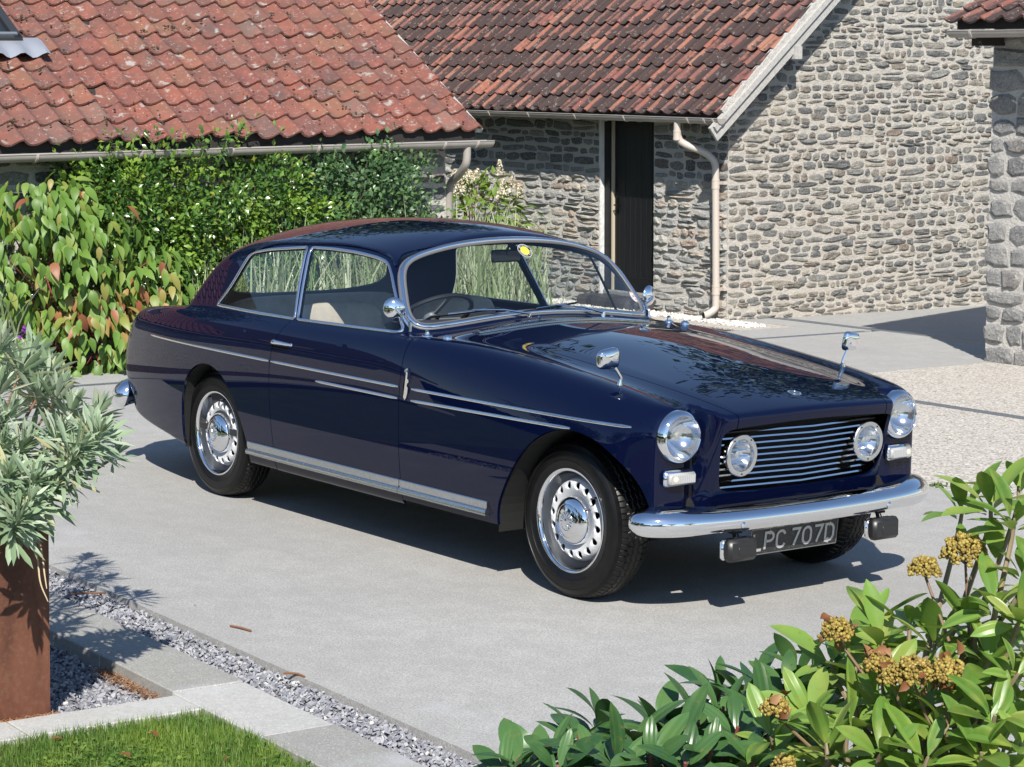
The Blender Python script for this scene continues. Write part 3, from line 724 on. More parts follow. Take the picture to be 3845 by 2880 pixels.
upper_tiles(RR, tile_old, .205, .245, 25, 2, (-5.27 + 8 * .205, 7.53, zR(7.53)), (1, 0, 0), UPR, NRR, 73)
gutter(RB, (-5.18, 7.50, 2.462), (1.6, 7.50, 2.44), .056, (.035, .15, .3, .5, .7, .9))
MB().box((-1.8, 7.60, 2.52), (6.8, .02, .09)).obj('fascia', dark_wood, RB, smooth=False)
MB().box((-5.02, 7.80, 2.405), (.10, .36, .13)).obj('rafter_end', dark_wood, RB, smooth=False)
# ================================================================== THE CAR
# body = level set of smooth fields in the car frame (x forward, z up, w = |y|), cut into panels
def nspline(xs, ys):
    xs = np.array(xs, float); ys = np.array(ys, float); n = len(xs); h = np.diff(xs)
    A = np.zeros((n, n)); b = np.zeros(n); A[0, 0] = A[-1, -1] = 1
    for i in range(1, n - 1):
        A[i, i - 1] = h[i - 1]; A[i, i] = 2 * (h[i - 1] + h[i]); A[i, i + 1] = h[i]
        b[i] = 6 * ((ys[i + 1] - ys[i]) / h[i] - (ys[i] - ys[i - 1]) / h[i - 1])
    M = np.linalg.solve(A, b)
    def f(x):
        x = np.asarray(x, float); xc = np.clip(x, xs[0], xs[-1])
        i = np.clip(np.searchsorted(xs, xc) - 1, 0, n - 2)
        d0 = xc - xs[i]; d1 = xs[i + 1] - xc; hh = h[i]
        r = (M[i] * d1 ** 3 + M[i + 1] * d0 ** 3) / (6 * hh) + (ys[i] / hh - M[i] * hh / 6) * d1 + (ys[i + 1] / hh - M[i + 1] * hh / 6) * d0
        s0 = (ys[1] - ys[0]) / h[0] - h[0] * (2 * M[0] + M[1]) / 6
        s1 = (ys[-1] - ys[-2]) / h[-1] + h[-1] * (M[-2] + 2 * M[-1]) / 6
        return r + np.where(x < xs[0], (x - xs[0]) * s0, 0) + np.where(x > xs[-1], (x - xs[-1]) * s1, 0)
    return f

def smin(a, b, k):
    h = np.maximum(k - np.abs(a - b), 0) / k
    return np.minimum(a, b) - h * h * h * k / 6
def sstep(a, b, x):
    t = np.clip((x - a) / (b - a), 0, 1); return t * t * t * (t * (6 * t - 15) + 10)

c_zc = nspline([-4.2, -3.97, -3.6, -3.26, -2.8, -2.2, -1.6, -1.2, -.97, -.7, -.415, -.1, .19, .45, .58, .70, .8],
               [.878, .9, .938, .967, .98, .988, .995, 1.004, 1.006, 1.0, .981, .95, .917, .876, .848, .812, .77])
c_wc = nspline([-4.2, -3.6, -3.2, -2.5, -1.6, -1.15, -.7, -.3, .2, .65], [.585, .66, .695, .735, .738, .735, .69, .663, .653, .64])
c_wm = nspline([-4.2, -4.0, -3.75, -3.4, -2.9, -2.2, -1.0, -.3, .1, .4, .56, .7], [.67, .725, .775, .822, .853, .864, .864, .862, .855, .825, .785, .74])
c_p = nspline([-4.2, -3.2, -2.3, -1.5, -.8, 0, .6], [2.5, 2.6, 3.1, 3.2, 2.8, 2.5, 2.5])
c_cr = nspline([-4.2, -3.4, -2.5, -1.3, -1.0, -.5, 0, .55, .8], [-.045, -.01, 0, .075, .052, .040, .030, .022, .022])
c_rr = nspline([.2, .274, .305, .394, .502, .589, .683, .815, .895, .95], [-3.2, -3.50, -3.76, -3.94, -4.035, -4.067, -4.05, -3.99, -3.95, -3.92])
c_zr = nspline([-3.62, -3.5, -3.41, -3.30, -3.19, -3.08, -2.95, -2.8, -2.62, -2.3, -2.0, -1.8, -1.6, -1.43, -1.25, -1.0],
               [.62, .80, .935, 1.10, 1.248, 1.345, 1.402, 1.432, 1.452, 1.473, 1.480, 1.476, 1.461, 1.434, 1.392, 1.30])
ZM = .60
def f_low(x, w, z):
    zc, wc, wm, p = c_zc(x), c_wc(x), c_wm(x), c_p(x)
    u = np.clip(w / wc, 0, 1)
    T = zc + c_cr(x) * (1 - u * u) ** 2
    dv = np.clip((wc - w) / .24, 0, 1)
    T = T - .0065 * 6.75 * dv * (1 - dv) ** 2 * sstep(-1.1, -.2, x)
    wl = wm - .022 * np.clip((ZM - z) / .3, 0, 2) ** 2
    a = np.maximum(w - wc, 0) / (wl - wc)
    b = np.maximum(z - ZM, 0) / (T - ZM)
    S = (a ** p + b ** p + 1e-9) ** (1 / p)
    f = (1 - S) * np.where(b > a, T - ZM, wl - wc) * 1.0
    # nose
    fs = .655 + .02 * (1 - (w / .46) ** 2) - .27 * (.785 - z)
    F = .532 + (fs - .532) * (1 - sstep(.468, .55, w)) - .022 * np.exp(-((w - .548) / .03) ** 2) + .25 * np.clip(.40 - z, 0, 1)
    f = smin(f, F - x, .045)
    rad = .122 + .50 * np.maximum(.53 - x, 0)
    f = np.where(w > .5, smin(f, rad - np.hypot(np.maximum(w - .632, 0), np.maximum(z - .745, 0)), .03), f)
    R = c_rr(z) - .075 * (1 - (w / .66) ** 2)
    f = smin(f, x - R, .16)
    return smin(f, z - .235, .05)
def xw(w, z):
    return -1.105 - .90 * (z - 1.075) - .10 * (w / .72) ** 2 - .05 * (w / .72) ** 6
def f_cab(x, w, z):
    Wc = .782 - .38 * (z - .99) - .10 * (z - .99) ** 2 - .07 * np.clip(-2.3 - x, 0, 3) ** 2
    Tr = c_zr(x) - .31 * w * w
    f = smin(Tr - z, Wc - w, .07)
    return np.minimum(smin(f, xw(w, z) - x, .075), (z - .90) * 1.5)
def f_car(x, w, z):
    a, b = f_low(x, w, z), f_cab(x, w, z)
    return -smin(-a, -b, .035)

def grad(f, P, e=4e-4):
    x, w, z = P.T
    return np.stack([f(x + e, w, z) - f(x - e, w, z), f(x, np.abs(w + e), z) - f(x, np.abs(w - e), z), f(x, w, z + e) - f(x, w, z - e)], -1) / (2 * e)
def project(f, P, it=3, lock=None):
    for _ in range(it):
        g = grad(f, P); v = f(*P.T)
        st = np.clip(v / np.maximum((g * g).sum(1), 1e-6), -.02, .02)
        P = P - g * st[:, None]
        P[:, 1] = np.maximum(P[:, 1], 0)
    return P

def surface_nets(f, lo, hi, h):
    ax = [np.arange(l, u + h, h) for l, u in zip(lo, hi)]
    nx, ny, nz = map(len, ax)
    S = np.empty((nx, ny, nz), bool); 
    G = np.empty((nx, ny, nz), np.float32)
    W, Z = np.meshgrid(ax[1], ax[2], indexing='ij')
    for i in range(0, nx, 24):
        xx = ax[0][i:i + 24]
        G[i:i + 24] = f(xx[:, None, None] + 0 * W, np.abs(W)[None] + 0 * xx[:, None, None], Z[None] + 0 * xx[:, None, None])
    S = G > 0
    c = S[:-1, :-1, :-1].astype(np.int8)
    for d in [(0, 0, 1), (0, 1, 0), (0, 1, 1), (1, 0, 0), (1, 0, 1), (1, 1, 0), (1, 1, 1)]:
        c = c + S[d[0]:nx - 1 + d[0], d[1]:ny - 1 + d[1], d[2]:nz - 1 + d[2]]
    act = (c > 0) & (c < 8)
    idx = np.full(act.shape, -1, np.int32); I = np.argwhere(act); idx[act] = np.arange(len(I))
    acc = np.zeros((len(I), 3)); cnt = np.zeros(len(I))
    corners = [(i, j, k) for i in (0, 1) for j in (0, 1) for k in (0, 1)]
    for a in corners:
        for q in range(3):
            if a[q]: continue
            b = list(a); b[q] = 1
            va = G[I[:, 0] + a[0], I[:, 1] + a[1], I[:, 2] + a[2]]; vb = G[I[:, 0] + b[0], I[:, 1] + b[1], I[:, 2] + b[2]]
            m = (va > 0) != (vb > 0)
            t = np.where(m, va / np.where(m, va - vb, 1), 0)
            p = I + np.array(a); p = p.astype(float); p[:, q] += t
            acc[m] += p[m]; cnt[m] += 1
    V = acc / cnt[:, None] * h + np.array([a[0] for a in ax])
    Q = []
    for q in range(3):
        o = [k for k in range(3) if k != q]
        s0 = [slice(1, -1)] * 3; s1 = [slice(1, -1)] * 3
        s0[q] = slice(0, -1); s1[q] = slice(1, None)
        A, B = S[tuple(s0)], S[tuple(s1)]
        E = np.argwhere(A != B); pos = A[A != B]
        base = E.copy(); base[:, o[0]] += 1; base[:, o[1]] += 1
        def cell(d0, d1):
            k = base.copy(); k[:, o[0]] -= d0; k[:, o[1]] -= d1
            return idx[k[:, 0], k[:, 1], k[:, 2]]
        quad = np.stack([cell(1, 1), cell(0, 1), cell(0, 0), cell(1, 0)], 1)
        flip = pos if q != 1 else ~pos
        quad[~flip] = quad[~flip][:, ::-1]
        Q.append(quad)
    Q = np.concatenate(Q); Q = Q[(Q >= 0).all(1)]
    return V, Q

def clip(V, T, g):
    """keep g>0 of a triangle mesh, cutting triangles along g=0"""
    k = g > 0; n = k[T].sum(1)
    full = T[n == 3]; out = [full]
    nv = []; cache = {}; base = len(V)
    def cut(i, j):
        key = (i, j) if i < j else (j, i)
        if key not in cache:
            a, b = key; t = g[a] / (g[a] - g[b])
            cache[key] = base + len(nv); nv.append(V[a] + (V[b] - V[a]) * t)
        return cache[key]
    new = []
    for t in T[n == 1]:
        r = int(np.argmax(k[t])); a, b, c = t[r], t[(r + 1) % 3], t[(r + 2) % 3]
        new.append((a, cut(a, b), cut(a, c)))
    for t in T[n == 2]:
        r = int(np.argmin(k[t])); a, b, c = t[r], t[(r + 1) % 3], t[(r + 2) % 3]
        ab, ac = cut(a, b), cut(a, c); new += [(ab, b, c), (ab, c, ac)]
    V2 = np.concatenate([V, np.array(nv).reshape(-1, 3)]); T2 = np.concatenate([full, np.array(new, np.int64).reshape(-1, 3)])
    u, inv = np.unique(T2, return_inverse=True)
    return V2[u], inv.reshape(-1, 3)

def poly_sd(px, py, poly):
    """signed distance to closed polygon, + inside"""
    P = np.asarray(poly, float); d = np.full(px.shape, 1e9); ins = np.zeros(px.shape, bool)
    for (ax, ay), (bx, by) in zip(P, np.roll(P, -1, 0)):
        ex, ey = bx - ax, by - ay; L = ex * ex + ey * ey + 1e-12
        t = np.clip(((px - ax) * ex + (py - ay) * ey) / L, 0, 1)
        d = np.minimum(d, np.hypot(px - ax - t * ex, py - ay - t * ey))
        c = ((ay > py) != (by > py)) & (px < ex * (py - ay) / (ey if abs(ey) > 1e-12 else 1e-12) + ax)
        ins ^= c
    return np.where(ins, d, -d)
def fillet(pts, n=5):
    P = [np.array(p[:2], float) for p in pts]; out = []
    for i, p in enumerate(pts):
        a, b, c = P[i - 1], P[i], P[(i + 1) % len(P)]
        r = p[2] if len(p) > 2 else .05
        la, lc = np.linalg.norm(a - b), np.linalg.norm(c - b)
        A = b + (a - b) / la * min(r, .48 * la); Cc = b + (c - b) / lc * min(r, .48 * lc)
        for t in np.linspace(0, 1, n): out.append((1 - t) ** 2 * A + 2 * t * (1 - t) * b + t * t * Cc)
    return np.array(out)
# half body mesh
BV, BQ = surface_nets(f_car, (-4.22, -.045, .2), (.78, .93, 1.53), .0125)
BV[:, 1] = np.where(BV[:, 1] < 0, BV[:, 1], BV[:, 1])
_neg = BV[:, 1] < 0
_Vp = BV.copy(); _Vp[:, 1] = np.abs(_Vp[:, 1]); _Vp = project(f_car, _Vp, 4); _Vp[_neg, 1] *= -1
BV = _Vp
BT = np.concatenate([BQ[:, [0, 1, 2]], BQ[:, [0, 2, 3]]]).astype(np.int64)
# orient outwards
_a, _b, _c = BV[BT[:, 0]], BV[BT[:, 1]], BV[BT[:, 2]]
_n = np.cross(_b - _a, _c - _a); _ctr = (_a + _b + _c) / 3; _ctr[:, 1] = np.abs(_ctr[:, 1])
_g = grad(f_car, _ctr); _g[:, 1] *= np.where((_a + _b + _c)[:, 1] < 0, -1, 1)
_fl = (_n * _g).sum(1) > 0
BT[_fl] = BT[_fl][:, ::-1]
BV, BT = clip(BV, BT, BV[:, 1] + 1e-9)
BV[:, 1] = np.maximum(BV[:, 1], 0)

def wshut(x): return c_shut(x)
c_shut = nspline([-1.1, -.6, -.2, .2, .5, .66, .8], [.525, .52, .51, .49, .458, .43, .40])
c_dr = nspline([.2, .35, .53, .66, .783, .887, .937, .99, 1.06], [-2.19, -2.194, -2.207, -2.216, -2.215, -2.19, -2.16, -2.125, -2.09])
XDF = -1.093
ARCH_F = smooth_poly([(-.385, .15), (-.38, .33), (-.305, .46), (-.228, .562), (-.142, .65), (-.04, .708), (.06, .733), (.15, .735), (.255, .716), (.357, .669), (.44, .601), (.49, .53), (.525, .44), (.53, .33), (.53, .15)], closed=False, it=3)
ARCH_R = smooth_poly([(-3.16, .15), (-3.157, .34), (-3.145, .42), (-3.135, .49), (-3.1, .585), (-3.043, .648), (-2.959, .691), (-2.876, .708), (-2.781, .70), (-2.687, .665), (-2.607, .605), (-2.541, .525), (-2.489, .43), (-2.45, .33), (-2.44, .15)], closed=False, it=3)
Q_WIN = fillet([(-2.918, 1.002, .012), (-2.836, 1.10), (-2.788, 1.20), (-2.748, 1.280, .035), (-2.59, 1.306), (-2.42, 1.322), (-2.232, 1.339, .012), (-2.18, 1.17), (-2.115, .998, .012), (-2.5, .998)])
D_WIN = fillet([(-2.200, 1.340, .015), (-2.01, 1.344), (-1.80, 1.340), (-1.615, 1.327), (-1.512, 1.309), (-1.446, 1.266), (-1.345, 1.160), (-1.222, 1.012, .025), (-1.53, 1.006), (-1.80, 1.002), (-2.086, .998, .012), (-2.145, 1.17)])
_ws = [(.712, 1.026), (.714, 1.075), (.690, 1.15), (.664, 1.24), (.632, 1.312), (.555, 1.356), (.38, 1.391), (.18, 1.407)]
WS = smooth_poly([(-w, z) for w, z in _ws] + [(0, 1.412)] + _ws[::-1] + [(.62, 1.034), (.30, 1.072), (0, 1.085), (-.30, 1.072), (-.62, 1.034)], it=2)
RS = smooth_poly([(-.55, 1.06), (-.47, 1.22), (-.38, 1.315), (0, 1.35), (.38, 1.315), (.47, 1.22), (.55, 1.06), (.3, 1.01), (-.3, 1.01)], it=2)
_gr = [(.415, .502), (.456, .53), (.473, .60), (.486, .70), (.486, .762), (.44, .780)]
GRL = smooth_poly([(-w, z) for w, z in _gr] + [(0, .795)] + _gr[::-1] + [(0, .498)], it=2)

def clipped(fields):
    V, T = BV, BT
    for fn in fields:
        V, T = clip(V, T, fn(V))
    return V, T
is_low = lambda V: f_low(*V.T) - f_cab(*V.T)
G = .0022
arch_keep = lambda V: np.where(V[:, 1] > .45, -np.maximum(poly_sd(V[:, 0], V[:, 2], ARCH_F), poly_sd(V[:, 0], V[:, 2], ARCH_R)), 1.0)
in_bonnet = lambda V: np.minimum(np.minimum(c_shut(V[:, 0]) - V[:, 1], V[:, 0] + 1.005 - .03 * (1 - (V[:, 1] / .52) ** 2)),
                                 np.minimum(V[:, 2] - (c_zc(V[:, 0]) - .013 - .05 * sstep(.3, .6, V[:, 0])), 99))
def front_side(V):   # + in front of the door gap
    side = V[:, 0] - XDF
    scut = np.minimum(V[:, 0] + 1.45, .748 - V[:, 1])
    return np.maximum(side, scut)
hole_grl = lambda V: np.maximum(-poly_sd(V[:, 1], V[:, 2], GRL), .5 - V[:, 0])
hole_hl = lambda V: np.maximum(np.hypot(V[:, 1] - .638, V[:, 2] - .745) - .092, .42 - V[:, 0])
ws_in = lambda V: np.minimum(poly_sd(V[:, 1], V[:, 2], WS), V[:, 0] - (xw(V[:, 1], V[:, 2]) - .085))
rs_in = lambda V: np.minimum(poly_sd(V[:, 1], V[:, 2], RS), -2.9 - V[:, 0])
side_in = lambda poly: (lambda V: np.minimum(poly_sd(V[:, 0], V[:, 2], poly), V[:, 1] - .5))
q_in, d_in = side_in(Q_WIN), side_in(D_WIN)

CAR = empty('vintage_car', 'dark navy blue vintage two-door saloon with chrome bumper parked on the concrete drive', 'car', mat=MG)

paint = NT('midnight_blue_paint')
paint.set(Base_Color=(.0016, .0036, .020, 1), Roughness=.5, Coat_Weight=1.0, Coat_Roughness=.006, Coat_IOR=1.40)
paint.b.inputs['Specular IOR Level'].default_value = .0
_c = paint.coord(); 
paint = paint.m
chrome = simple('chrome', (.82, .83, .85), .035, 1.0)
dull_chrome = NT('brushed_aluminium'); dull_chrome.set(Base_Color=(.62, .63, .64, 1), Metallic=1.0, Roughness=.22)
_nz = dull_chrome.noise(dull_chrome.coord(), 60, 5); dull_chrome.l(dull_chrome.ramp(_nz, [(.3, (.16, .16, .16)), (.75, (.30, .30, .30))]), dull_chrome.b.inputs['Roughness']); dull_chrome = dull_chrome.m
rubber = simple('black_rubber', (.012, .012, .013), .55)
blk_plastic = simple('black_plastic', (.014, .014, .015), .38)
grey_rubber = simple('grey_seal', (.10, .10, .105), .5)
cream = NT('cream_leather'); cream.set(Roughness=.45)
cream.col(cream.ramp(cream.noise(cream.coord(), 14, 5), [(.3, (.40, .35, .29)), (.7, (.52, .47, .40))])); cream = cream.m
trim_dark = simple('dark_interior_trim', (.035, .037, .042), .7)
carpet = simple('dark_carpet', (.02, .02, .024), .95)
lining = simple('headlining', (.30, .28, .25), .9)

def glass_mat(name, tint, ior=1.5, flute=None):
    t = NT(name); out = t.t.nodes['Material Output']; t.t.nodes.remove(t.b)
    tr = t.n('BsdfTransparent', Color=(*tint, 1)); gl = t.n('BsdfGlossy', Color=(1, 1, 1, 1), Roughness=.01)
    geo = t.n('NewGeometry'); dot = t.n('VectorMath', _operation='DOT_PRODUCT'); t.l(geo.outputs['Incoming'], dot.inputs[0]); t.l(geo.outputs['Normal'], dot.inputs[1])
    fr = t.math('ADD', t.math('MULTIPLY', t.math('POWER', t.math('SUBTRACT', 1.0, t.math('ABSOLUTE', dot.outputs['Value'])), 5.0), .92), .075); mx = t.n('MixShader')
    t.l(fr, mx.inputs[0]); t.l(tr.outputs[0], mx.inputs[1]); t.l(gl.outputs[0], mx.inputs[2]); t.l(mx.outputs[0], out.inputs[0])
    if flute is not None:
        sep = t.n('SeparateXYZ'); t.l(t.coord(), sep.inputs[0])
        w = t.math('SINE', t.math('MULTIPLY', sep.outputs[1], flute))
        bp = t.n('Bump', Strength=.28, Distance=.002); t.l(w, bp.inputs['Height'])
        t.l(bp.outputs[0], gl.inputs['Normal'])
    return t.m
glass = glass_mat('window_glass', (.90, .925, .92), 1.52)
lens_glass = glass_mat('fluted_lamp_glass', (.95, .96, .97), 1.5, 900.0)

def panel(name, V, T, mat, parent, sides=(1, -1), flange=.014, offset=0.0, label=None, skip=None):
    """panel from half-mesh pieces; sides: which halves go into this one object"""
    P = V.copy()
    on = P[:, 1] > 1e-5
    P[on] = project(f_car, P[on], 2)
    N = -unit(grad(f_car, P)); N[~on, 1] = 0; N = unit(N)
    if offset: P = P + N * offset
    VV, TT, NN = [], [], []; base = 0
    E = np.concatenate([T[:, [0, 1]], T[:, [1, 2]], T[:, [2, 0]]])
    key = np.sort(E, 1); _, inv, ct = np.unique(key, axis=0, return_inverse=True, return_counts=True)
    bd = E[ct[inv.ravel()] == 1]
    bd = bd[(P[bd[:, 0], 1] > 1e-4) | (P[bd[:, 1], 1] > 1e-4)]
    Pf, Nf, Tf = P, N, T
    if flange and len(bd):
        a = bd.ravel(); top = P[a]; bot = P[a] - N[a] * flange
        b0 = len(P); m = len(bd); i = np.arange(m) * 2
        q0, q1 = b0 + i, b0 + i + 1; r0, r1 = b0 + 2 * m + i, b0 + 2 * m + i + 1
        Tn = np.concatenate([np.stack([q1, q0, r0], 1), np.stack([q1, r0, r1], 1)])
        Pf = np.concatenate([P, top, bot]); Nf = np.concatenate([N, np.zeros((4 * m, 3))]); Tf = np.concatenate([T, Tn])
    for s in sides:
        p = Pf * np.array([1, s, 1]); n = Nf * np.array([1, s, 1]); t = Tf if s > 0 else Tf[:, ::-1]
        VV.append(p); NN.append(n); TT.append(t + base); base += len(p)
    me = npmesh(name, np.concatenate(VV), np.concatenate(TT), mat, True, normals=np.concatenate(NN))
    o = obj(name, me, parent)
    if label: o['label'] = label
    return o

not_ = lambda fn: (lambda V: -fn(V))
gap = lambda fn, g=G: (lambda V: fn(V) - g)
z_sill = .352
front = clipped([is_low, gap(front_side), gap(not_(in_bonnet)), arch_keep, hole_grl, hole_hl, lambda V: V[:, 2] - .262 - .115 * sstep(.36, .50, V[:, 0])])
bonnet = clipped([is_low, gap(in_bonnet), gap(front_side), hole_grl])
in_door = lambda V: np.minimum(-front_side(V), V[:, 0] - c_dr(V[:, 2]))
door = clipped([is_low, gap(in_door), lambda V: V[:, 2] - z_sill, lambda V: V[:, 1] - .45])
rearq = clipped([is_low, lambda V: c_dr(V[:, 2]) - V[:, 0] - G, arch_keep, lambda V: V[:, 2] - .245])
sill = clipped([is_low, gap(in_door), lambda V: z_sill - V[:, 2] - .001, arch_keep, lambda V: V[:, 2] - .24])
cab = clipped([not_(is_low), not_(ws_in), not_(q_in), not_(d_in), not_(rs_in)])
SIDES = (-1, 1)
for s in SIDES:
    panel('front_wing', *front, paint, CAR, (s,))
panel('bonnet', *bonnet, paint, CAR)
DOOR = {}
for s in SIDES:
    DOOR[s] = panel('door', *door, paint, CAR, (s,))
    panel('rear_wing', *rearq, paint, CAR, (s,))
    panel('sill_panel', *sill, paint, CAR, (s,))
ROOF = panel('roof', *cab, paint, CAR, flange=.012)
# lining behind the roof panel
_V, _T = clipped([not_(is_low), not_(lambda V: ws_in(V) - .004), not_(lambda V: q_in(V) - .004), not_(lambda V: d_in(V) - .004), not_(lambda V: rs_in(V) - .004), lambda V: V[:, 2] - 1.0])
panel('headlining', _V, _T[:, ::-1], lining, CAR, flange=0, offset=-.02)
panel('windscreen', *clipped([lambda V: ws_in(V) + .006]), glass, CAR, flange=0, offset=-.004)
panel('rear_screen', *clipped([lambda V: rs_in(V) + .006]), glass, CAR, flange=0, offset=-.006)
for s in SIDES:
    panel('quarter_window', *clipped([lambda V: q_in(V) + .006]), glass, CAR, (s,), flange=0, offset=-.006)
    panel('door_window', *clipped([lambda V: d_in(V) + .006]), glass, DOOR[s], (s,), flange=0, offset=-.006)

# points on the surface
def bis(fn, lo, hi, it=40):
    lo = np.asarray(lo, float) + 0.0; hi = np.asarray(hi, float) + 0.0
    for _ in range(it):
        m = (lo + hi) / 2; i = fn(m) > 0
        lo = np.where(i, m, lo); hi = np.where(i, hi, m)
    return (lo + hi) / 2
def on_side(x, z):
    x, z = np.broadcast_arrays(np.asarray(x, float), np.asarray(z, float))
    w = bis(lambda w: f_car(x, w, z), np.full(x.shape, .3), np.full(x.shape, .95)); P = np.stack([x, w, z], -1)
    return P, -unit(grad(f_car, P.reshape(-1, 3))).reshape(P.shape)
def on_front(w, z, lo=-1.9, hi=.8):
    w, z = np.broadcast_arrays(np.asarray(w, float), np.asarray(z, float)); aw = np.abs(w)
    x = bis(lambda x: f_car(x, aw, z), np.full(w.shape, lo), np.full(w.shape, hi)); P = np.stack([x, aw, z], -1)
    N = -unit(grad(f_car, P.reshape(-1, 3))).reshape(P.shape); sg = np.where(w < 0, -1, 1)
    P = P.copy(); P[..., 1] *= sg; N[..., 1] *= sg
    return P, N
def on_ws(w, z):
    w, z = np.broadcast_arrays(np.asarray(w, float), np.asarray(z, float)); aw = np.abs(w)
    P = np.stack([xw(aw, z) - .004, aw, z], -1).reshape(-1, 3); P = project(f_car, P, 6)
    N = -unit(grad(f_car, P)); sg = np.where(w.ravel() < 0, -1, 1)
    P[:, 1] *= sg; N[:, 1] *= sg
    return P, N
def on_top(x, w):
    x, w = np.broadcast_arrays(np.asarray(x, float), np.asarray(w, float)); aw = np.abs(w)
    z = bis(lambda z: f_car(x, aw, z), np.full(x.shape, .5), np.full(x.shape, 1.6)); P = np.stack([x, aw, z], -1)
    N = -unit(grad(f_car, P.reshape(-1, 3))).reshape(P.shape); sg = np.where(w < 0, -1, 1)
    P = P.copy(); P[..., 1] *= sg; N[..., 1] *= sg
    return P, N
def dense(poly, step=.02, closed=True):
    P = np.array(poly, float); Q = np.concatenate([P, P[:1]]) if closed else P
    L = np.concatenate([[0], np.cumsum(np.linalg.norm(np.diff(Q, axis=0), axis=1))]); n = max(int(L[-1] / step), 4)
    t = np.linspace(0, L[-1], n + 1)[: n if closed else n + 1]
    return np.stack([np.interp(t, L, Q[:, k]) for k in range(Q.shape[1])], 1)
def half_round(w, h, n=5):
    a = np.linspace(0, PI, n); return [(-w, -.004)] + [(-w * math.cos(t), h * math.sin(t)) for t in a] + [(w, -.004)]
mir = lambda P, s: np.asarray(P) * np.array([1, s, 1])

# chrome round the glass
def loop_strip(name, P, N, prof, mat, parent):
    return MB().sweep(P, prof, N, closed=True).obj(name, mat, parent, angle=60)
d = dense(WS, .02); P, N = on_ws(d[:, 0], d[:, 1])
P2 = np.concatenate([P[-4:], P, P[:4]]); k = np.ones(5) / 5
for _ in range(2): P = np.stack([np.convolve(np.concatenate([P[-2:], P, P[:2]])[:, q], k, 'valid') for q in range(3)], 1)
loop_strip('windscreen_seal', P, N, half_round(.021, .006), grey_rubber, CAR)
loop_strip('windscreen_frame', P + N * .002, N, half_round(.0115, .0095), chrome, CAR)
for s in SIDES:
    for poly, nm, par in ((Q_WIN, 'quarter_window_frame', CAR), (D_WIN, 'door_window_frame', DOOR[s])):
        d = dense(poly, .018); P, N = on_side(d[:, 0], d[:, 1])
        loop_strip(nm, mir(P, s), mir(N, s), half_round(.0085, .006), chrome, par)
    # drip rail
    xs = np.linspace(-2.77, -1.44, 60); zs = nspline([-2.79, -2.71, -2.613, -2.467, -2.246, -1.963, -1.747, -1.57, -1.469, -1.40], [1.258, 1.290, 1.319, 1.341, 1.353, 1.364, 1.358, 1.338, 1.308, 1.27])(xs)
    P, N = on_side(xs, zs)
    MB().sweep(mir(P, s), [(-.006, -.003), (-.006, .007), (0, .011), (.006, .007), (.006, -.003)], mir(N, s)).obj('drip_rail', paint, CAR)
xs = np.linspace(-1.50, -1.585, 8); zs = np.linspace(1.012, 1.312, 8); P, N = on_side(xs, zs)
MB().sweep(mir(P - N * .006, 1), half_round(.006, .006), mir(N, 1)).obj('quarterlight_bar', rubber, DOOR[1])
